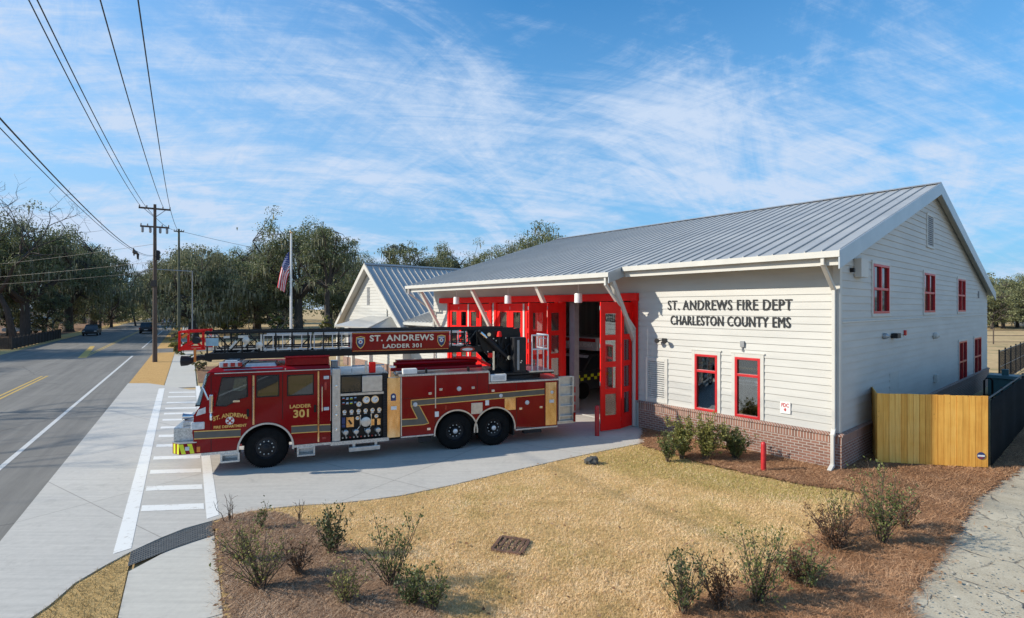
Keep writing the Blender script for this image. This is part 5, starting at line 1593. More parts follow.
# ---- see-through black chain link enclosure behind the building
cx, cy = stw(.4, 24.3)
cf = empty('chain_link_fence', (cx, cy, 0), R(40), 'see-through black chain link fence behind the far end of the station', 'fence')
g = MB(); Lc = 12.0; s_ = .17
k = -int(1.8 / s_)
while k * s_ < Lc:
    for sg_ in (1, -1):
        xa = k * s_; za, zb = .05, 1.8
        a = Vector((xa, 0, za)) if sg_ > 0 else Vector((xa + 1.75, 0, za)); c = Vector((xa + 1.75, 0, zb)) if sg_ > 0 else Vector((xa, 0, zb))
        t0, t1 = 0, 1
        dx = c.x - a.x
        lo_, hi_ = (0 - a.x) / dx, (Lc - a.x) / dx
        t0, t1 = max(0, min(lo_, hi_)), min(1, max(lo_, hi_))
        if t1 > t0: g.tube([a + (c - a) * t0, a + (c - a) * t1], .007, 3, cap=False)
    k += 1
g.build('wire_mesh', M['black'], cf)
for z in (.06, .95, 1.83):
    g = MB(); g.tube([(0, 0, z), (Lc, 0, z)], .022, 6); g.build('rail', M['black'], cf)
for i in range(6):
    g = MB(); g.tube([(i * 2.4, 0, 0), (i * 2.4, 0, 1.95)], .035, 8); g.build('post', M['black'], cf)
# teal utility cabinet and black hoop
tx, ty = stw(1.15, 19.3)
tb = empty('utility_cabinet', (tx, ty, 0), R(-50), 'dark teal metal utility cabinet standing behind the fabric fence', 'cabinet')
g = MB(); g.box(-.55, .55, -.5, .5, 0, .86); g.build('cabinet', M['teal'], tb, bevel=.02)
g = MB(); g.hexa([(-.6, -.56, .86), (.6, -.56, .86), (.6, .56, .86), (-.6, .56, .86), (-.55, -.5, 1.02), (.55, -.5, 1.02), (.55, .5, 1.02), (-.55, .5, 1.02)]); g.build('lid', M['teal'], tb, bevel=.02)
g = MB(); g.box(-.1, .15, -.1, .1, 1.02, 1.3); g.build('control_box', M['teal'], tb, bevel=.01)
hx, hy = stw(.75, 16.6)
g = MB(); g.tube([(0, 0, 0), (0, 0, .95), (.08, 0, 1.06), (.22, 0, 1.06), (.30, 0, .95), (.30, 0, .0)], .04, 8)
o = g.build('pipe_hoop', M['black'], smooth=True); o.location = (hx, hy, 0); o.rotation_euler = (0, 0, R(-20)); tag(o, 'bent black pipe hoop by the station gable wall', 'pipe')
# field fence far right
g0 = empty('field_fence', (48, 60, 0), 0, 'thin wire and post fence across the dry field at right', 'fence')
for i in range(9):
    g = MB(); g.tube([(i * 4.35 - 8, i * .2, 0), (i * 4.35 - 8, i * .2, 1.9 if i % 2 == 0 else 1.7)], .06, 6); g.build('post', M['wood_pole'], g0)
for z in (.25, 1.0, 1.6):
    g = MB(); g.tube([(-8, 0, z), (27, 1.6, z)], .035, 5); g.build('wire', M['wood_pole'], g0)

# ---- dark picket fence across the road
c0 = G(12, 349.5); c1 = rp(96, -15.55)
pf = empty('picket_fence', (c0[0], c0[1], -.02), 0, 'low dark brown board fence across the road at left', 'fence')
brn = mat('dark_brown_boards', (.060, .045, .038), (.035, .028, .024), 3, .85); M['brown'] = brn
g = MB()
v1 = Vector((c1[0] - c0[0], c1[1] - c0[1])); n1 = int(v1.length / .17); 
for i in range(n1):
    p = v1 * (i / n1); q = v1 * ((i + .86) / n1); nn = Vector((-v1.y, v1.x)).normalized() * .02
    g.hexa([(p.x - nn.x, p.y - nn.y, .05), (q.x - nn.x, q.y - nn.y, .05), (q.x + nn.x, q.y + nn.y, .05), (p.x + nn.x, p.y + nn.y, .05), (p.x - nn.x, p.y - nn.y, 1.2), (q.x - nn.x, q.y - nn.y, 1.2), (q.x + nn.x, q.y + nn.y, 1.2), (p.x + nn.x, p.y + nn.y, 1.2)])
for i in range(80): g.box(-.17 - i * .17, -.03 - i * .17, -.02, .02, .05, 1.2)
g.build('boards', brn, pf)
for i in range(16):
    p = v1 * (i / 15); g = MB(); g.box(p.x - .07, p.x + .07, p.y - .07, p.y + .07, 0, 1.32); g.build('post', brn, pf)

# ---- utility poles
def crossarm(x, y, z, half, name='crossarm'):
    g = MB(); a = Vector((x, y, z)); pd = Vector((PD[0], PD[1], 0))
    g.bar(a - pd * half, a + pd * half, .11, .13)
    return g, a, pd
def insul(mb, p):
    mb.lathe([(.05, 0), (.05, .06), (.03, .08), (.06, .12), (.03, .17), (0, .19)], tuple(p), 'z', 8)
def upole(a, p, h, label, arms, m):
    x, y = rp(a, p)
    e = empty('utility_pole', (x, y, 0), 0, label, 'utility pole')
    g = MB(); g.tube([(0, 0, -.2), (0, 0, h * .5), (0, 0, h)], [.17, .14, .10], 12); g.build('pole', m, e, smooth=True)
    for z, half in arms:
        g, c, pd = crossarm(0, 0, z, half); co = g.build('crossarm', m, e)
        g = MB()
        for t in (-.95, -.5, .5, .95): insul(g, c + pd * half * t + Vector((0, 0, .06)))
        g.build('insulators', M['grey'], co)
    return e
up = upole(49.5, -2.3, 12.55, 'tall weathered utility pole with two crossarms on the grass verge', [(12.2, 1.05), (10.75, .95)], M['wood_pole'])
g = MB()
pd = Vector((PD[0], PD[1], 0))
for s in (-1, 1): g.bar(Vector((0, 0, 11.5)), pd * .7 * s + Vector((0, 0, 12.15)), .03, .05)
g.build('arm_brace', M['galv'], up)
g = MB()
for i, t in enumerate((-.8, -.3, .35, .8)): g.lathe([(.07, 0), (.09, -.05), (.09, -.35), (.05, -.42), (0, -.42)], tuple(pd * t + Vector((0, 0, 10.68))), 'z', 8)
g.build('cutout_switch', M['grey'], up)
g = MB(); g.lathe([(0, .0), (.16, 0), (.16, .75), (0, .8)], (.28, -.1, 8.1), 'z', 12); g.box(-.2, .2, -.2, -.1, 6.0, 6.5); g.build('splice_can', M['satin'], up)
green_pole = mat('greenish_pole', (.115, .125, .085), (.075, .085, .06), 3, .85)
up2 = upole(70.8, -1.0, 13.5, 'greenish utility pole farther up the road beside the sidewalk', [(13.2, .5)], green_pole)
up3 = upole(125, -1.9, 12.5, 'distant utility pole low against the trees up the road', [(12.2, 1.0)], M['wood_pole'])
# street lamp
lx, ly = rp(66.5, .3)
sl_ = empty('street_lamp', (lx, ly, 0), 0, 'slim street lamp with a long level arm over the road', 'street lamp')
g = MB(); g.tube([(0, 0, 0), (0, 0, 8.4)], [.06, .045], 8); g.build('pole', M['grey'], sl_)
g = MB(); q = -pd * 3.4; g.tube([(0, 0, 8.35), (q.x, q.y, 8.45)], .045, 6); g.build('arm', M['galv'], sl_)
g = MB(); g.box(q.x - .35, q.x + .25, q.y - .25, q.y + .1, 8.38, 8.5); g.build('lamp_head', M['grey'], sl_, bevel=.03)

# ---- overhead wires
def wire(name, p0, p1, sag, r, label, group, n=36, m='wire'):
    p0, p1 = Vector(p0), Vector(p1)
    mid = (p0 + p1) / 2
    pts = [p0.lerp(p1, t / n) - Vector((0, 0, sag * 4 * (t / n) * (1 - t / n))) - mid for t in range(n + 1)]
    g = MB(); g.tube(pts, r, 6)
    o = g.build(name, M[m], smooth=True); o.location = mid
    return tag(o, label, 'power line', group)
GW = 'power lines strung between the utility poles'
H1 = 12.35
labs = ['leftmost power line running from the near pole over the road edge', 'second power line from the left, on the near pole crossarm', 'third power line from the left, right of the pole top', 'rightmost power line running down to the right end of the crossarm']
for (pa, pb, z1, z2, l) in ((-3.25, -3.35, H1, 12.9, labs[0]), (-2.85, -3.05, H1 - .1, 12.3, labs[1]), (-1.75, -1.8, H1, 12.5, labs[2]), (-1.3, -.85, H1, 12.3, labs[3])):
    wire('power_line', (*rp(49.5, pa), z1), (*rp(-4, pb), z2), .9, .017, l, GW)
far = ['power line going on from the near pole to the greenish pole', 'lower power line going on from the near pole to the greenish pole']
wire('power_line', (*rp(49.5, -1.3), H1), (*rp(70.8, -1.1), 13.35), .25, .02, far[0], GW)
wire('power_line', (*rp(49.5, -2.9), H1), (*rp(70.8, -1.6), 13.35), .3, .02, far[1], GW)
wire('power_line', (*rp(70.8, -1.1), 13.3), (*rp(125, -1.4), 12.3), 1.0, .02, 'power line from the greenish pole on into the trees', GW)
wire('power_line', (*rp(70.8, -1.1), 13.3), (-20, 95, 12.2), 1.0, .02, 'power line leaving the greenish pole to the right behind the oaks', GW)
# telephone cables: a thick bundle with a splice case
for (pa, pb, z1, z2, r, l) in ((-2.41, -2.36, 8.5, 7.85, .0135, 'thick black telephone cable, upper of the bundle at left'), (-2.40, -2.40, 8.44, 7.72, .008, 'black telephone cable, lower of the bundle at left')):
    wire('telephone_cable', (*rp(49.5, pa), z1), (*rp(-4, pb), z2), 1.15, r, l, 'telephone cables')
x, y = rp(33.5, -2.42)
g = MB(); g.tube([(RD[0] * -.8, RD[1] * -.8, -.05), (RD[0] * -.5, RD[1] * -.5, 0), (RD[0] * .5, RD[1] * .5, .05), (RD[0] * .8, RD[1] * .8, .1)], [.03, .09, .09, .03], 10)
for t in (-.9, 1.2, 1.7): g.tube([(RD[0] * t, RD[1] * t, .15), (RD[0] * (t + .3), RD[1] * (t + .3), -.18), (RD[0] * (t + .6), RD[1] * (t + .6), .14)], .03, 6)
o = g.build('splice_case', M['wire'], smooth=True); o.location = (x, y, 7.22); tag(o, 'black cable splice case hanging on the telephone cable', 'splice case')
for k, (z1, X, Y, z2, l) in enumerate(((9.4, -95, 70, 9.0, 'highest thin service line crossing the road towards the left trees'), (8.0, -88, 55, 6.4, 'middle thin service line crossing the road towards the left trees'), (7.2, -75, 42, 5.6, 'lowest thin service line crossing the road towards the left trees'))):
    wire('service_line', (*rp(49.5, -2.3), z1), (X, Y, z2), .7, .013, l, 'service lines')
wire('service_line', (*rp(125, -1.9), 10), (-110, 90, 9), .7, .018, 'far thin service line low across the road by the trees', 'service lines')

# ---- flagpole and flag
fx, fy = GY(291, 38.0)
fp = empty('flagpole', (fx, fy, 0), 0, 'white flagpole standing on the lawn beyond the fire truck', 'flagpole')
g = MB(); g.tube([(0, 0, 0), (0, 0, 5), (0, 0, 9.85)], [.10, .085, .06], 14); g.build('pole', M['white'], fp, smooth=True)
g = MB(); g.lathe([(0, 0), (.07, .02), (.11, .11), (.07, .2), (0, .22)], (0, 0, 9.85), 'z', 14); g.build('finial', M['goldplate'], fp, smooth=True)
g = MB(); g.tube([(.09, -.05, 1.2), (.09, -.05, 9.8)], .012, 5); g.build('halyard', M['white'], fp)
# limp flag: 26 columns across the hoist (13 stripes), hanging down the fly
fm = [mat('flag_red', (.62, .02, .035), None, 4, .7), mat('flag_white', (.82, .82, .82), None, 4, .7), mat('flag_blue', (.02, .04, .20), None, 4, .7)]
nu, nv = 40, 26; Hh, Fl = 1.7, 2.75
vs, fs2, ms = [], [], []
def flagpt(i, j):
    s = i / nu; t = j / nv          # s along the fly, t down the hoist
    ang = 1.0 - .12 * s
    # the cloth falls: fly direction mostly down, hoist edge gathered along the pole
    x = -.10 - (1 - t) * .0 - .85 * (s ** .55) * (1 - .55 * t) - .05 * sin(t * 9 + s * 3)
    yv = .10 * sin(t * 15 + s * 4) * (.25 + .75 * s)
    z = -t * Hh * (1 - .80 * s) - s * Fl * .98 - .0 * ang
    return (x, yv, z)
for i in range(nu + 1):
    for j in range(nv + 1): vs.append(flagpt(i, j))
for i in range(nu):
    for j in range(nv):
        a = i * (nv + 1) + j
        fs2.append((a, a + 1, a + nv + 2, a + nv + 1))
        ms.append(2 if (i < nu * .4 and j < nv * 7 / 13) else (0 if (j // 2) % 2 == 0 else 1))
g = MB(); g.v = vs; g.f = fs2; g.m = ms
fl = g.build('flag', fm, smooth=True); fl.location = (fx, fy, 8.5); fl.rotation_euler = (0, 0, R(8))
so = fl.modifiers.new('s', 'SOLIDIFY'); so.thickness = .006
tag(fl, 'limp American flag hanging at half staff on the flagpole', 'flag')
g = MB()
for r_ in range(9):
    for c_ in range(6 if r_ % 2 == 0 else 5):
        s = .4 * (c_ + (.5 if r_ % 2 == 0 else 1.0)) / 6; t = (r_ + .9) / 10 * 7 / 13
        p = Vector(flagpt(s * nu, t * nv))
        pts = []
        for k in range(10):
            rr = .035 if k % 2 == 0 else .015
            pts.append((p.x + rr * sin(k * pi / 5), p.y - .012, p.z + rr * cos(k * pi / 5)))
        g.add(pts, [tuple(range(10))])
g.build('stars', fm[1], fl)

# ---- cars
def car(name, x, y, rz, paint, label, h=1.75, L=4.7, cat='car'):
    e = empty(name, (x, y, .0), rz, label, cat)
    w = .92; 
    prof = [(-L / 2, .42), (-L / 2 - .02, .75), (-L / 2 + .04, 1.05), (L * .18, 1.05), (L / 2 - .15, .92), (L / 2, .7), (L / 2, .38), (L * .33 + .4, .32), (-L * .33 - .4, .32)]
    g = MB(); g.prism([(a, -w, c) for a, c in prof], [(a, w, c) for a, c in prof]); g.build('body', paint, e, bevel=.06)
    a0, a1, b0, b1 = -L / 2 + .10, L * .20, -L / 2 + .42, L * .06
    g = MB(); g.hexa([(a0, -w + .06, 1.04), (a1, -w + .06, 1.04), (a1, w - .06, 1.04), (a0, w - .06, 1.04), (b0, -w + .2, h - .06), (b1, -w + .2, h - .06), (b1, w - .2, h - .06), (b0, w - .2, h - .06)]); g.build('windows', M['dark_glass'], e, bevel=.03)
    g = MB(); g.box(b0 - .02, b1 + .05, -w + .18, w - .18, h - .07, h); g.build('roof', paint, e, bevel=.03)
    for wx in (-L * .31, L * .31):
        for s in (-1, 1):
            g = MB(); g.lathe([(0, -.1), (.2, -.1), (.33, -.08), (.34, 0), (.33, .08), (.2, .1), (0, .1)], (0, 0, 0), 'y', 20); t = g.build('wheel', M['rubber'], e); t.location = (wx, s * (w - .08), .34)
            g = MB(); g.lathe([(.2, -.11), (.05, -.12), (0, -.12)], (0, 0, 0), 'y', 12) if s < 0 else g.lathe([(.2, .11), (.05, .12), (0, .12)], (0, 0, 0), 'y', 12); g.build('rim', M['alu'], t)
    for s in (-1, 1):
        g = MB(); g.box(-L / 2 - .04, -L / 2 + .1, s * .84 - .1, s * .84 + .1, .78, 1.02); g.build('tail_light', M['redlens'], e)
        g = MB(); g.box(L / 2 - .15, L / 2 + .02, s * .7 - .16, s * .7 + .16, .66, .82); g.build('headlight', M['lens'], e)
    g = MB(); g.box(-L / 2 - .05, -L / 2 - .02, -.26, .26, .62, .74); g.build('licence_plate', M['white'], e)
    return e
blk = mat('dark_car_paint', (.010, .013, .017), None, 1, .4, coat=.15)
slv = mat('silver_car_paint', (.45, .46, .47), None, 1, .3, metal=.5, coat=.6)
wht = mat('white_car_paint', (.70, .70, .69), None, 1, .3, coat=.6)
hd = math.atan2(RD[1], RD[0])
x, y = rp(107, -6.1); car('parked_car', x, y, hd, blk, 'black sport utility vehicle driving away up the right lane', 1.85); bpy.data.objects['parked_car'].name = 'moving_car'
x, y = rp(103, -12.9); car('moving_car', x, y, hd + pi, blk, 'dark car coming along the left side of the road', 1.7)
x, y = rp(160, -4.9); car('moving_car', x, y, hd, slv, 'small silver car far up the road by the trees', 1.5)
x, y = rp(118, -24); car('parked_car', x, y, hd + 1.3, wht, 'white car parked under the trees behind the board fence', 1.5)

# ---- ambulance in the middle bay
amx, amy = stw(-12.4, 1.6)
am = empty('ambulance', (amx, amy, .035), ST_ANG, 'dark ambulance with yellow checker band parked inside the bay', 'ambulance')
dk = mat('ambulance_dark_paint', (.03, .032, .036), None, 1, .3, coat=.6)
lt = mat('ambulance_grey_paint', (.55, .57, .58), None, 1, .3, coat=.5)
g = MB(); pr = [(0, .45), (0, .95), (.15, 1.15), (.95, 1.30), (1.65, 2.05), (2.5, 2.15), (2.5, .40), (.3, .38)]
g.prism([(-1.02, a, c) for a, c in pr], [(1.02, a, c) for a, c in pr]); g.build('cab', dk, am, bevel=.05)
g = MB(); g.hexa([(-.92, 1.02, 1.36), (.92, 1.02, 1.36), (.92, 1.06, 1.34), (-.92, 1.06, 1.34), (-.85, 1.60, 2.0), (.85, 1.60, 2.0), (.85, 1.66, 1.98), (-.85, 1.66, 1.98)]); g.build('windshield', M['lens'], am)
for s in (-1, 1):
    g = MB(); g.prism([(s * 1.025, 1.15, 1.34), (s * 1.025, 1.65, 1.95), (s * 1.025, 2.35, 2.0), (s * 1.025, 2.35, 1.34)], [(s * 1.035, 1.15, 1.34), (s * 1.035, 1.65, 1.95), (s * 1.035, 2.35, 2.0), (s * 1.035, 2.35, 1.34)]); g.build('side_window', M['dark_glass'], am)
g = MB(); g.box(-1.15, 1.15, 2.5, 7.0, .45, 2.85); g.box(-1.1, 1.1, 1.9, 2.5, 2.2, 2.85); g.build('box', lt, am, bevel=.04)
g = MB(); g.box(-1.0, 1.0, 1.88, 1.899, 2.62, 2.78); g.build('light_bar', M['redlens'], am)
me = text_mesh('AMBULANCE', 1.7, .2, .01, .004); g = MB(); g.mesh(me, lambda x, y, z: (-x, 1.893 - z, 2.46 + y)); g.build('lettering', M['white'], am)
g = MB()
for i in range(28):
    y0 = .35 + i * .24
    for r_ in range(2):
        if (i + r_) % 2 == 0:
            for s in (-1, 1):
                xx = s * (1.02 if y0 < 2.3 else 1.15)
                g.box(min(xx, xx + s * .006), max(xx, xx + s * .006), y0, y0 + .2, .86 + r_ * .14, 1.0 + r_ * .14)
for i in range(14):
    for r_ in range(2):
        if (i + r_) % 2 == 0: g.box(-1.0 + i * .145, -.86 + i * .145, -.02, -.002, .62 + r_ * .12, .74 + r_ * .12)
g.build('checker_band', M['yellow'], am)
for yy in (1.0, 5.4):
    for s in (-1, 1):
        g = MB(); g.lathe([(0, -.12), (.25, -.12), (.38, -.1), (.4, 0), (.38, .1), (.25, .12), (0, .12)], (s * .98, yy, .4), 'x', 20); g.build('wheel', M['rubber'], am)
for s in (-1, 1):
    g = MB(); g.box(s * .75 - .18, s * .75 + .18, -.03, .05, .78, .95); g.build('headlight', M['lens'], am)
g = MB(); g.box(-1.05, 1.05, -.15, -.03, .36, .58); g.build('bumper', M['chrome'], am, bevel=.03)

# ---- house and shelter across the road, low behind the trees
x, y = rp(190, -32)
hs = empty('house', (x, y, 0), hd - pi / 2, 'pale low house half hidden by trees across the road', 'house')
g = MB(); g.box(-6, 6, 0, 8, 0, 3.2); g.build('wall', M['siding'], hs)
g = MB(); g.prism([(-6.5, -.5, 3.2), (-6.5, 4, 5.6), (-6.5, 8.5, 3.2)], [(6.5, -.5, 3.2), (6.5, 4, 5.6), (6.5, 8.5, 3.2)]); g.build('roof', M['grey'], hs)
for xx in (-4, -1, 3):
    g = MB(); g.box(xx, xx + 1.3, -.04, .02, 1, 2.4); g.build('window', M['dark_glass'], hs)
x, y = rp(108, -22)
cp = empty('carport', (x, y, 0), hd - pi / 2, 'open sided carport roof on posts beyond the board fence', 'carport')
g = MB(); g.box(-3, 3, 0, 5, 2.5, 2.75); g.build('roof', M['vent'], cp)
for xx in (-2.8, 2.8):
    for yy in (.2, 4.8):
        g = MB(); g.box(xx - .07, xx + .07, yy - .07, yy + .07, 0, 2.5); g.build('post', M['trim'], cp)
x, y = GY(1022, 118)
fh = empty('cottage', (x + 10, y, 0), 0, 'pale cottage wall at the far edge of the dry field', 'house')
g = MB(); g.box(-5, 5, 0, 7, 0, 4.4); g.build('wall', M['siding'], fh)
g = MB(); g.prism([(-5.5, -.5, 4.4), (-5.5, 3.5, 6.6), (-5.5, 7.5, 4.4)], [(5.5, -.5, 4.4), (5.5, 3.5, 6.6), (5.5, 7.5, 4.4)]); g.build('roof', M['grey'], fh)

# ================================================================== TREES AND SHRUBS
def leaf_cloud(centres, radii, per, size, rng, flat=.7, droop=0.0):
    """many small leaf faces (quads) spread through the clumps"""
    C_ = np.repeat(centres, per, 0); Rr = np.repeat(radii, per)
    n = len(C_)
    d = rng.normal(0, 1, (n, 3)); d /= np.linalg.norm(d, axis=1)[:, None] + 1e-9
    r = Rr * rng.random(n) ** .45
    p = C_ + d * r[:, None] * np.array([1, 1, flat])
    a = rng.normal(0, 1, (n, 3)); a /= np.linalg.norm(a, axis=1)[:, None]
    b = np.cross(a, rng.normal(0, 1, (n, 3))); b /= np.linalg.norm(b, axis=1)[:, None] + 1e-9
    s = size * (.6 + .8 * rng.random(n))
    a *= s[:, None]; b *= (s * .6)[:, None]
    vs = np.stack([p - a, p - b * .9, p + a, p + b * .9], 1).reshape(-1, 3)
    return vs

def strips(p, L, w, rng):
    n = len(p)
    t = rng.random(n) * 2 * pi
    a = np.stack([np.cos(t), np.sin(t), np.zeros(n)], 1) * w[:, None]
    j = rng.normal(0, .06, (n, 3)); e = p - np.stack([np.zeros(n), np.zeros(n), L], 1) + j * L[:, None]
    m_ = (p + e) / 2 + rng.normal(0, .05, (n, 3)) * L[:, None]
    vs = np.stack([p - a, p + a, m_ + a * .8, e + a * .15, e - a * .15, m_ - a * .8], 1).reshape(-1, 3)
    return vs

def tree_meshes(seed, H, rad, crown_base=.28, trunk_r=.5, nclump=90, per=70, leaf=.16, leafm='leaf', moss=0.0, lean=0, shape=1.0, limbs=8):
    """returns (trunk MB, leaf verts, moss verts)"""
    rng = np.random.default_rng(seed); rnd = random.Random(seed)
    t = MB()
    hb = H * crown_base
    top = Vector((lean, lean * .4, hb))
    t.tube([(0, 0, -.2), (lean * .1, 0, hb * .12), (lean * .5, lean * .2, hb * .6), top], [trunk_r * 1.45, trunk_r * 1.05, trunk_r * .88, trunk_r * .8], 10)
    nodes = [(top, trunk_r * .7)]
    for k in range(limbs):
        az = 2 * pi * (k + rnd.uniform(-.3, .3)) / limbs
        el = rnd.uniform(.25, 1.25)
        reach = rad * rnd.uniform(.55, .9)
        zt = hb + (H - hb) * rnd.uniform(.25, .9) * (.5 + .5 * sin(el))
        p = top.copy(); pts = [p.copy()]
        n = 5
        for i in range(1, n + 1):
            f = i / n
            q = Vector((top.x + cos(az) * reach * f ** .9 * (1.15 - .5 * sin(el)) + rnd.uniform(-.4, .4), top.y + sin(az) * reach * f ** .9 * (1.15 - .5 * sin(el)) + rnd.uniform(-.4, .4), hb + (zt - hb) * (f ** (.75 if el > .7 else 1.2)) + rnd.uniform(-.3, .3)))
            pts.append(q)
        rs = [trunk_r * .55 * (1 - .8 * i / n) for i in range(n + 1)]
        t.tube(pts, rs, 7)
        for q, r_ in zip(pts[1:], rs[1:]): nodes.append((q, r_))
    # clump centres in an uneven crown envelope
    cs, rr = [], []
    cz = hb + (H - hb) * .40; hz = (H - hb) * .62
    tries = 0
    while len(cs) < nclump and tries < nclump * 60:
        tries += 1
        d = Vector((rnd.gauss(0, 1), rnd.gauss(0, 1), rnd.gauss(0, 1))).normalized()
        r = rnd.random() ** .36
        lump = .80 + .5 * mnoise.noise(Vector((d.x * 1.6 + seed, d.y * 1.6, d.z * 1.6)))
        p = Vector((top.x + d.x * rad * r * lump, top.y + d.y * rad * r * lump, cz + d.z * hz * r * (lump * .9 + .1)))
        if p.z < hb * .38 or p.z > H: continue
        if p.z < cz and math.hypot(p.x - top.x, p.y - top.y) < rad * .30: continue
        if mnoise.noise(p * (2.2 / rad) + Vector((seed * 3.1, 0, 0))) < -.19: continue
        if min((nd[0] - p).length for nd in nodes) > rad * .62 or p.z > H * .96: continue
        cs.append(p); rr.append(rad * rnd.uniform(.10, .20))
        q, r_ = min(nodes, key=lambda nd: (nd[0] - p).length_squared)
        if (q - p).length < rad * .9:
            mid = (q + p) / 2 + Vector((rnd.uniform(-.3, .3), rnd.uniform(-.3, .3), rnd.uniform(-.1, .4)))
            t.tube([q, mid, p], [max(.04, min(r_ * .45, .12)), .05, .02], 4, cap=False)
    cs = np.array([tuple(c) for c in cs]); rr = np.array(rr)
    lv = leaf_cloud(cs, rr, per, leaf, rng)
    mv = None
    if moss:
        k = int(len(cs) * moss * 10)
        idx = rng.integers(0, len(cs), k)
        d = rng.normal(0, 1, (k, 3)); d[:, 2] = -np.abs(d[:, 2]) * .5
        p = cs[idx] + d * (rr[idx] * .6)[:, None]
        mv = strips(p, .4 + 1.3 * rng.random(k) ** 2, .04 + .09 * rng.random(k), rng)
        keep = mv.reshape(-1, 6, 3)[:, :, 2].min(1) > .8
        mv = mv.reshape(-1, 6, 3)[keep].reshape(-1, 3)
    return t, lv, mv

PROT = {}
def tree_proto(key, name, leafm='leaf', **kw):
    t, lv, mv = tree_meshes(leafm=leafm, **kw)
    e = empty(name, (0, 0, 0))
    t.build('trunk', M['bark'], e, smooth=True, normals=False)
    q = np.arange(len(lv)).reshape(-1, 4); c = big_mesh('crown', lv, q, M[leafm]); c.parent = e
    if mv is not None:
        q = np.arange(len(mv)).reshape(-1, 6); c = big_mesh('moss_foliage', mv, q, M['moss']); c.parent = e
    PROT[key] = [e, 0]
def plant(key, x, y, rz, s, label, group, cat='tree', sz=None):
    pr = PROT[key]
    e = pr[0] if pr[1] == 0 else copy_tree(pr[0]); pr[1] += 1
    e.location = (x, y, -.03); e.rotation_euler = (0, 0, rz); e.scale = (s, s, s * (1.16 if group in (GL, GE) else 1.0))
    return tag(e, label, cat, group)
tree_proto('oakA', 'live_oak', seed=11, H=18, rad=9.5, crown_base=.25, trunk_r=.75, nclump=250, per=95, leaf=.135, moss=1.0)
tree_proto('oakB', 'live_oak', seed=23, H=20, rad=9.0, crown_base=.28, trunk_r=.7, nclump=240, per=95, leaf=.135, moss=.6, limbs=9)
tree_proto('oakC', 'live_oak', 'leaf2', seed=37, H=16, rad=9.5, crown_base=.22, trunk_r=.8, nclump=240, per=95, leaf=.14, moss=1.7)
tree_proto('tall', 'tall_oak', seed=51, H=21, rad=6.5, crown_base=.40, trunk_r=.5, nclump=120, per=60, leaf=.16, moss=.5)
tree_proto('low', 'broad_tree', 'leaf2', seed=64, H=11, rad=6.5, crown_base=.15, trunk_r=.35, nclump=130, per=60, leaf=.17)
tree_proto('shrubby', 'evergreen_shrub', 'bushyellow', seed=72, H=3.2, rad=1.1, crown_base=.1, trunk_r=.06, nclump=46, per=60, leaf=.07, limbs=5)


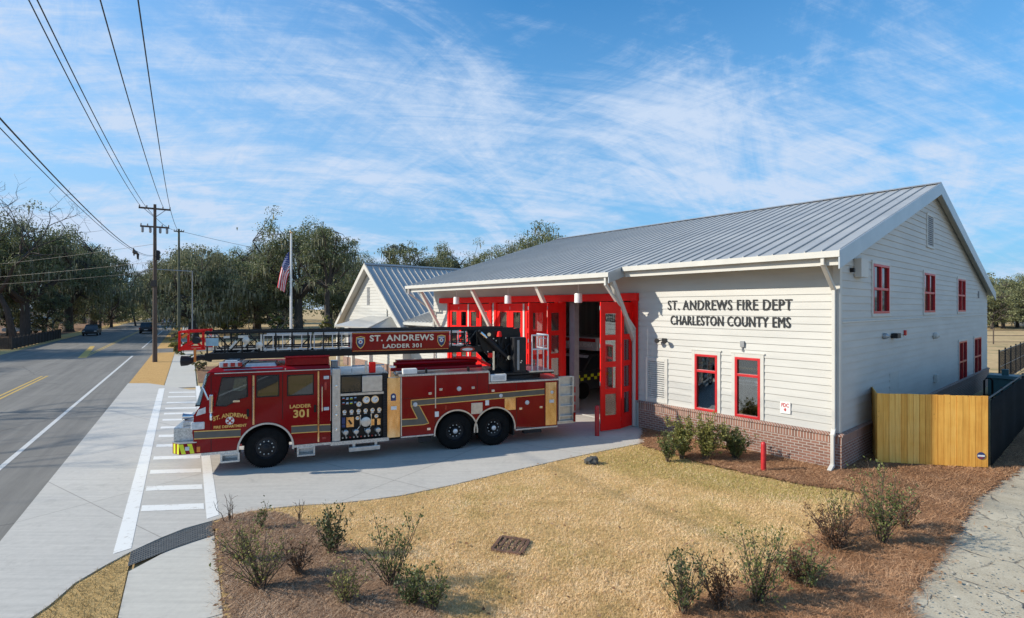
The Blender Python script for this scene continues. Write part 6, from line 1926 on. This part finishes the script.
GL, GC, GB, GR, GE = 'mossy trees along the left side of the road', 'live oaks beyond the flagpole', 'trees behind the station roofs', 'trees across the far field', 'trees closing the end of the road'
T = [
 ('oakC', -74, 68, .3, 1.0, 'mossy oak with a pale mossy trunk at the left edge', GL),
 ('oakA', -80, 92, 1.1, .95, 'dark mossy oak standing behind the board fence', GL),
 ('oakB', -98, 84, 2.0, .9, 'dark oak half out of the left edge behind the mossy oak', GL),
 ('oakC', -97, 118, 2.7, 1.05, 'grey green mossy oak hanging over the carport', GL),
 ('oakA', -97, 148, 4.0, 1.0, 'tall dark oak left of the road end', GL),
 ('low', -68, 74, .5, .62, 'low bushy tree right behind the board fence', GL),
 ('low', -92, 105, 2.5, .7, 'low tree in the shade of the mossy oaks', GL),
 ('oakB', -118, 140, .7, 1.0, 'far dark oak behind the left roadside trees', GL),
 ('low', -79, 80, 1.3, .8, 'bushy undergrowth tree filling below the left oaks', GL),
 ('low', -88, 112, 3.1, .9, 'bushy undergrowth tree beside the carport', GL),
 ('low', -95, 135, 5.1, 1.0, 'bushy undergrowth tree at the far left verge', GL),
 ('low', -104, 150, .9, .9, 'bushy undergrowth tree before the road end oaks', GE),
 ('low', -40, 88, .1, .75, 'bushy undergrowth tree behind the flagpole', GC),
 ('low', -52, 96, 2.1, .85, 'bushy undergrowth tree left of the flagpole oaks', GC),
 ('low', -30, 92, 4.4, .8, 'bushy undergrowth tree left of the white gable', GC),
 ('low', -58, 104, 5.9, .9, 'bushy undergrowth tree by the far sidewalk', GC),
 ('oakA', -66, 44, 2.6, .95, 'dark oak across the road, first in the row left of the board fence', GL),
 ('oakC', -63, 30, 4.4, .9, 'mossy oak across the road, second in the row left of the board fence', GL),
 ('oakB', -68, 16, .9, .9, 'round oak across the road, nearest the camera', GL),
 ('oakB', -63, 66, 1.9, .78, 'smaller dark oak leaning over the board fence corner', GL),
 ('oakA', -86, 78, 3.3, 1.02, 'large dark oak behind the pale trunked mossy oak', GL),
 ('low', -84, 97, 4.1, .85, 'bushy tree filling the gap above the carport', GL),
 ('oakC', -108, 160, 1.4, 1.1, 'mossy oak nearest the left side of the road end', GE),
 ('oakA', -118, 170, 5.2, 1.0, 'dark oak arching over the road end from the left', GE),
 ('oakC', -104, 182, 3.0, 1.0, 'mossy oak arching over the road end from the right', GE),
 ('oakB', -112, 178, 1.7, .95, 'dark oak closing the road end at left', GE),
 ('oakA', -135, 210, 2.2, 1.05, 'dark oak in the middle of the road end', GE),
 ('oakC', -122, 205, .4, .9, 'pale mossy oak at the right of the road end', GE),
 ('oakC', -51, 84, .9, .95, 'mossy oak leaning over the sidewalk right of the utility poles', GC),
 ('oakC', -45, 72, 3.4, .86, 'nearest grey mossy oak left of the flagpole', GC),
 ('oakA', -48, 96, 5.0, .98, 'dark oak between the mossy oaks left of the flagpole', GC),
 ('oakB', -36, 86, .2, 1.05, 'tallest dark oak right beside the flagpole', GC),
 ('tall', -29, 80, 2.4, .88, 'slim dark oak right of the flagpole', GC),
 ('oakA', -60, 112, 1.9, 1.0, 'oak far behind the sidewalk trees', GC),
 ('oakB', -40, 112, 4.2, .95, 'oak standing behind the flagpole oaks', GC),
 ('oakC', -70, 140, 4.6, .95, 'far mossy oak right of the road', GC),
 ('oakB', -28, 104, 3.0, .82, 'oak at the left end of the row behind the white gable', GB),
 ('tall', -21, 96, .6, .86, 'slim tree above the ridge of the white gable', GB),
 ('oakA', -13, 98, 1.2, .96, 'broad oak behind the link between both roofs', GB),
 ('oakB', -3, 98, 5.3, .90, 'round oak where the station roof meets the sky', GB),
 ('oakA', 6, 96, 2.9, 1.16, 'oak rising above the left slope of the station roof', GB),
 ('oakC', 104, 114, 5.0, .80, 'grey oak beyond the field right against the station eave', GR),
 ('oakB', 113, 108, 2.2, .70, 'olive oak in the middle beyond the dry field', GR),
 ('low', 97, 103, 1.9, .85, 'low dense olive tree hiding the foot of the far field trees', GR),
 ('low', 104, 108, 3.6, 1.0, 'dense dark bushy tree right of the station eave', GR),
 ('low', 111, 112, 5.6, 1.0, 'bushy tree at the far right end of the field wood', GR),
 ('low', 112, 118, .2, 1.2, 'broad tree beyond the field beside the station eave', GR),
 ('oakA', 124, 124, 1.0, .72, 'dark rounded tree at the right edge beyond the field', GR),
 ('low', 133, 128, 2.0, 1.1, 'pale bushy tree at the far right beyond the field', GR),
 ('oakB', 118, 140, 3.0, .66, 'oak crown behind the field trees', GR),
 ('low', 119, 116, 4.0, .72, 'low olive green tree at the edge of the dry field', GR),
 ('shrubby', -30.5, 47, .4, 1.0, 'yellow green shrub by the sidewalk beyond the ladder tip', 'young evergreen shrubs'),
 ('shrubby', -43, 78, 1.2, 1.9, 'conical olive shrub before the left oaks', 'young evergreen shrubs'),
 ('shrubby', -24, 66, 2.2, 1.35, 'green shrub left of the white gable wall', 'young evergreen shrubs'),
 ('shrubby', -35, 76, 3.0, 1.5, 'olive shrub between the oak trunks', 'young evergreen shrubs'),
 ('shrubby', -21.5, 35.0, 4.0, .5, 'small round shrub behind the truck cab', 'young evergreen shrubs'),
]
for k in T: plant(*k)
# far wood closing the horizon: reads as one mass
rngw = np.random.default_rng(99)
nw = 1700
xw = rngw.uniform(-330, 330, nw); yw = 155 + rngw.uniform(-12, 30, nw) + np.abs(xw) * .05
keepw = ~((xw + 60) / 1 > 1e9)
zw = rngw.random(nw) ** .8 * (11 + 3 * np.sin(xw * .07) + 2 * np.sin(xw * .19))
cw = np.stack([xw, yw, zw + .5], 1)
lw_ = leaf_cloud(cw, 2.2 + 1.8 * rngw.random(nw), 90, .42, rngw, .8)
o = big_mesh('far_wood', lw_, np.arange(len(lw_)).reshape(-1, 4), M['leaf'])
tag(o, 'far dark wood closing the horizon behind everything', 'wood', kind='stuff')

def bare_tree(name, seed, H, r0, loc, label, cat='bare tree', m='bark', spread=.55, depth=6, group=None):
    rnd = random.Random(seed)
    e = empty(name, (*loc, -.03), 0, label, cat, group)
    t = MB()
    def grow(p, d, L, r, lev):
        n = 3; pts = [p.copy()]; q = p.copy(); dd = d.copy()
        for i in range(n):
            dd = (dd + Vector((rnd.gauss(0, .13), rnd.gauss(0, .13), rnd.gauss(.04, .1)))).normalized()
            q = q + dd * (L / n); pts.append(q.copy())
        t.tube(pts, [r * (1 - .38 * i / n) for i in range(n + 1)], 7 if lev < 2 else 4, cap=False)
        if lev >= depth: return
        for k in range(rnd.choice([2, 2, 3])):
            a = Vector((rnd.gauss(0, 1), rnd.gauss(0, 1), rnd.gauss(.25, .5))).normalized()
            nd = (dd * (1 - spread) + a * spread * 1.1).normalized()
            grow(pts[-1] if k < 2 else pts[2], nd, L * rnd.uniform(.62, .86), r * .6, lev + 1)
    grow(Vector((0, 0, -.1)), Vector((rnd.uniform(-.06, .06), 0, 1)), H * .27, r0, 0)
    t.build('trunk_and_branches', M[m], e, smooth=True, normals=False)
    return e
bare_tree('bare_tree', 5, 24, .40, (-61.5, 63), 'tall bare tree reaching over the oaks at the left edge', depth=7)
bare_tree('bare_tree', 8, 20, .25, (-84, 104), 'slim bare tree among the oaks left of the road')
bare_tree('bare_tree', 14, 19, .22, (-90, 122), 'second slim bare tree nearer the road end')
bare_tree('bare_tree', 21, 6.5, .09, (-41.5, 81), 'small pale bare tree before the oaks left of the flagpole', m='twig')
bare_tree('bare_tree', 22, 6, .09, (-32, 70), 'small pale bare tree left of the flagpole foot', m='twig')
bare_tree('bare_tree', 31, 13.5, .22, (-27, 11.5), 'bare tree across the road from the driveway')
bare_tree('bare_tree', 32, 15, .26, (-31, 17.5), 'larger bare tree across the road from the driveway')

# ---- shrubs near the camera, leaf by leaf
def shrub(name, seed, x, y, H, W, nstem, leaves, leaf, lm, label, cat='shrub', group=None, base=.05, up=.8, dense_low=0):
    rnd = random.Random(seed); rng = np.random.default_rng(seed)
    e = empty(name, (x, y, base), 0, label, cat, group)
    s = MB(); anchors = []
    for k in range(nstem):
        az = rnd.uniform(0, 2 * pi); h = H * rnd.uniform(.5, 1.0); w = W * rnd.uniform(.15, 1.0) * (1.15 - .5 * h / H)
        b = Vector((rnd.uniform(-.06, .06), rnd.uniform(-.06, .06), -.05))
        pts = [b]
        for i in range(1, 6):
            f = i / 5
            pts.append(Vector((b.x + cos(az) * w * f ** (.7 + up * .4) + rnd.gauss(0, .015), b.y + sin(az) * w * f ** (.7 + up * .4) + rnd.gauss(0, .015), h * f)))
        s.tube(pts, [.008, .007, .006, .005, .004, .002], 5, cap=False)
        for i in range(1, 6): anchors.append((pts[i], (pts[i] - pts[i - 1]).normalized(), i / 5))
        for q in range(rnd.randint(2, 4)):
            i = rnd.randint(1, 4); a = pts[i]
            tip = a + Vector((rnd.gauss(0, .09), rnd.gauss(0, .09), rnd.uniform(.05, .2))) * (H / .9)
            s.tube([a, (a + tip) / 2 + Vector((0, 0, .01)), tip], [.004, .003, .0015], 4, cap=False)
            for f in (.4, .7, 1.0): anchors.append((a.lerp(tip, f), (tip - a).normalized(), .6))
    s.build('stems', M['stem'], e, normals=False)
    if leaves:
        vs = []
        for k in range(leaves):
            a, d, f = rnd.choice(anchors)
            if dense_low and rnd.random() < f * dense_low: continue
            p = a + Vector((rnd.gauss(0, .02), rnd.gauss(0, .02), rnd.gauss(0, .03)))
            dr = (d * .5 + Vector((rnd.gauss(0, .6), rnd.gauss(0, .6), rnd.gauss(.2, .45)))).normalized()
            sd = dr.cross(Vector((rnd.gauss(0, 1), rnd.gauss(0, 1), rnd.gauss(0, 1)))).normalized()
            L = leaf * rnd.uniform(.6, 1.25); w = L * .24
            vs += [p, p + dr * L * .5 + sd * w, p + dr * L, p + dr * L * .5 - sd * w]
        vs = np.array([tuple(v) for v in vs]); c = big_mesh('foliage', vs, np.arange(len(vs)).reshape(-1, 4), M[lm]); c.parent = e
    return e
SG = 'young shrubs in the planting beds'
def sh(px, *a, **k): shrub(a[0], a[1], *G(*px), *a[2:], **k)
# right bed
sh((683, 616), 'shrub', 41, .95, .65, 22, 900, .055, 'bushdark', 'dark green upright shrub at the bottom edge of the lawn', group=SG)
sh((757, 606), 'shrub', 42, 1.15, .75, 26, 1000, .052, 'bushleaf', 'loose olive shrub second from left in the pine straw', group=SG)
sh((835, 552), 'shrub', 43, .70, .80, 34, 1500, .05, 'bushbrown', 'reddish brown low shrub between the two taller ones', group=SG, dense_low=.4)
sh((842, 540), 'shrub', 44, 1.05, .42, 12, 380, .052, 'bushleaf', 'tall thin sprigs growing out of the brown shrub', group=SG)
sh((882, 546), 'shrub', 45, 1.48, .75, 26, 1400, .055, 'bushleaf', 'tallest olive green shrub before the brick corner', group=SG)
sh((790, 585), 'shrub', 46, .45, .45, 14, 600, .045, 'bushbrown', 'small brown shrub at the lawn edge', group=SG)
# against the wall
sh((682, 459), 'shrub', 51, 1.12, .75, 34, 3600, .07, 'bushyellow', 'yellow green shrub under the left window', group=SG)
sh((704, 461), 'shrub', 52, 1.28, .70, 36, 4200, .07, 'bushyellow', 'tallest fuller shrub between both windows', group=SG)
sh((735, 460), 'shrub', 53, .92, .65, 32, 3400, .07, 'bushleaf', 'smaller green shrub under the right window', group=SG)
# left bed
sh((262, 590), 'shrub', 61, 1.0, .85, 30, 900, .048, 'bushyellow', 'thin yellow green shrub nearest the sidewalk', group=SG, dense_low=.5)
sh((262, 530), 'shrub', 62, .52, .2, 6, 170, .055, 'bushleaf', 'single small leafy sprig by the driveway edge', group=SG)
sh((334, 556), 'shrub', 63, .85, .5, 20, 800, .06, 'bushdark', 'dark leafed shrub in the middle of the bark bed', group=SG)
sh((392, 588), 'shrub', 64, 1.1, .75, 22, 620, .055, 'bushleaf', 'tall open shrub at the lawn side of the bark bed', group=SG)
sh((432, 612), 'shrub', 65, .6, .5, 14, 520, .055, 'bushleaf', 'low sparse shrub at the point of the bark bed', group=SG)
sh((410, 606), 'shrub', 66, .5, .55, 18, 1000, .05, 'bushdark', 'low dark shrub beside the tall open one', group=SG)
sh((720, 614), 'shrub', 81, .7, .6, 20, 700, .05, 'bushbrown', 'brownish low shrub between the two front shrubs at the lawn edge', group=SG)
sh((806, 590), 'shrub', 82, .6, .6, 22, 800, .05, 'bushleaf', 'low spreading shrub in the pine straw below the brown one', group=SG, dense_low=.3)
sh((905, 532), 'shrub', 83, .75, .5, 16, 600, .05, 'bushbrown', 'brown shrub at the right foot of the tallest shrub', group=SG)
sh((245, 562), 'shrub', 84, .6, .55, 22, 420, .045, 'bushyellow', 'wispy yellowish shrub above the thin one by the sidewalk', group=SG)
sh((300, 578), 'shrub', 85, .55, .55, 20, 420, .045, 'bushbrown', 'wispy brown shrub in the middle of the bark bed', group=SG)
sh((345, 604), 'shrub', 86, .6, .6, 22, 480, .045, 'bushyellow', 'wispy yellowish shrub at the near edge of the bark bed', group=SG)
sh((668, 462), 'shrub', 87, .8, .5, 20, 1500, .06, 'bushleaf', 'small green shrub at the left end of the wall planting', group=SG)
def twigs(name, seed, px, H, W, n, label):
    e = shrub(name, seed, *G(*px), H, W, n, 40, .02, 'bushbrown', label, 'dry plant', 'dry twiggy plants')
    e.children[0].data.materials.clear(); e.children[0].data.materials.append(M['twig'])
twigs('dry_plant', 71, (228, 523), .62, .38, 7, 'dry leafless twigs at the corner of driveway and sidewalk')
twigs('dry_plant', 72, (300, 521), .42, .16, 5, 'thin dry twigs at the lawn end of the bark bed')
twigs('dry_plant', 73, (862, 520), .5, .2, 5, 'dry twigs behind the tallest shrub')

# ================================================================== LIGHT
SUN_EL = R(30.5); SUN_AZ = R(6.5)
SUN_DIR = Vector((-cos(SUN_AZ), -sin(SUN_AZ), 0))   # horizontal direction towards the sun
sv = Vector((SUN_DIR.x * cos(SUN_EL), SUN_DIR.y * cos(SUN_EL), sin(SUN_EL)))
sl = bpy.data.lights.new('sun', 'SUN'); sl.energy = 3.75; sl.angle = R(.9); sl.color = (1, .91, .77)
so = bpy.data.objects.new('sun', sl); COL.objects.link(so)
so.rotation_euler = sv.to_track_quat('Z', 'Y').to_euler(); so.location = (-60, -10, 50)
w = bpy.data.worlds.new('World'); scene.world = w; w.use_nodes = True
nt = w.node_tree; nt.nodes.clear()
out = N(nt, 'ShaderNodeOutputWorld'); bg = N(nt, 'ShaderNodeBackground')
sky = N(nt, 'ShaderNodeTexSky', sky_type='NISHITA'); sky.sun_disc = False; sky.sun_elevation = SUN_EL
sky.sun_rotation = math.atan2(SUN_DIR.x, SUN_DIR.y); sky.air_density = 1.0; sky.dust_density = .5; sky.ozone_density = 2.0
tc = N(nt, 'ShaderNodeTexCoord'); sx = N(nt, 'ShaderNodeSeparateXYZ'); nt.links.new(tc.outputs['Generated'], sx.inputs[0])
def mth(op, a, b=None, clamp=False):
    m = N(nt, 'ShaderNodeMath', operation=op); m.use_clamp = clamp
    for i, v in enumerate((a, b)):
        if v is None: continue
        if hasattr(v, 'is_linked'): nt.links.new(v, m.inputs[i])
        else: m.inputs[i].default_value = v
    return m.outputs[0]
# cirrus: noise on a high cloud sheet
zz = mth('ADD', mth('MAXIMUM', sx.outputs[2], 0.0), .32)
cb = N(nt, 'ShaderNodeCombineXYZ'); nt.links.new(mth('DIVIDE', sx.outputs[0], zz), cb.inputs[0]); nt.links.new(mth('DIVIDE', sx.outputs[1], zz), cb.inputs[1])
def cloud(rot, scale, nscale, detail, rough, dist, seed):
    mp = N(nt, 'ShaderNodeMapping'); mp.inputs['Scale'].default_value = scale; mp.inputs['Location'].default_value = (seed, seed * .7, 0)
    mr_ = N(nt, 'ShaderNodeMapping'); mr_.inputs['Rotation'].default_value = (0, 0, R(rot)); nt.links.new(cb.outputs[0], mr_.inputs[0])
    nt.links.new(mr_.outputs[0], mp.inputs[0])
    return noise_tex(nt, mp.outputs[0], nscale, detail, rough, dist)
c1 = cloud(-50, (.55, 1.2, 1), 2.0, 11, .66, 1.2, 3.1)     # streaks rising to the right
c2 = cloud(-20, (.7, 1.2, 1), 1.3, 9, .62, .9, 6.3)        # broad veils
c3 = cloud(40, (.55, 1.7, 1), 7.0, 10, .72, .7, 1.7)         # fine ripples
c4 = cloud(-12, (.35, 2.2, 1), 4.0, 12, .70, 1.2, 5.2)      # long thin streaks
f = mth('ADD', mth('ADD', mth('MULTIPLY', c1, .46), mth('MULTIPLY', c2, .40)), mth('ADD', mth('MULTIPLY', c3, .20), mth('MULTIPLY', c4, .30)))
f = mth('SUBTRACT', f, mth('MULTIPLY', mth('MAXIMUM', mth('SUBTRACT', sx.outputs[2], .22), 0.0), .15))
mr = N(nt, 'ShaderNodeMapRange'); mr.interpolation_type = 'SMOOTHSTEP'; nt.links.new(f, mr.inputs[0]); mr.inputs[1].default_value = .58; mr.inputs[2].default_value = .84; mr.inputs[3].default_value = .05; mr.inputs[4].default_value = 1.0
hz = mth('SUBTRACT', 1.0, mth('MULTIPLY', sx.outputs[2], 1.9), True)
lf = mth('MULTIPLY', mth('MAXIMUM', mth('MULTIPLY', sx.outputs[0], -1.0), 0.0), .34)   # thicker veil towards the sun
fac = mth('MINIMUM', mth('ADD', mr.outputs[0], mth('ADD', mth('MULTIPLY', hz, .16), lf)), .97)
skycol = mixc(nt, 1.0, sky.outputs[0], (.19, .76, 1.06), 'MULTIPLY')
skycol = mixc(nt, mth('MULTIPLY', hz, .92), skycol, (1.05, 2.35, 3.8))
col = mixc(nt, fac, skycol, (3.0, 3.65, 4.65))
nt.links.new(col, bg.inputs[0]); bg.inputs[1].default_value = .13
nt.links.new(bg.outputs[0], out.inputs[0])
vs_ = scene.view_settings
scene.display_settings.display_device = 'sRGB'
vs_.view_transform = 'Standard'; vs_.look = 'None'; vs_.exposure = .62; vs_.gamma = 1.0; vs_.use_curve_mapping = False
scene.cycles.max_bounces = 8; scene.cycles.transparent_max_bounces = 24
scene.cycles.use_denoising = True
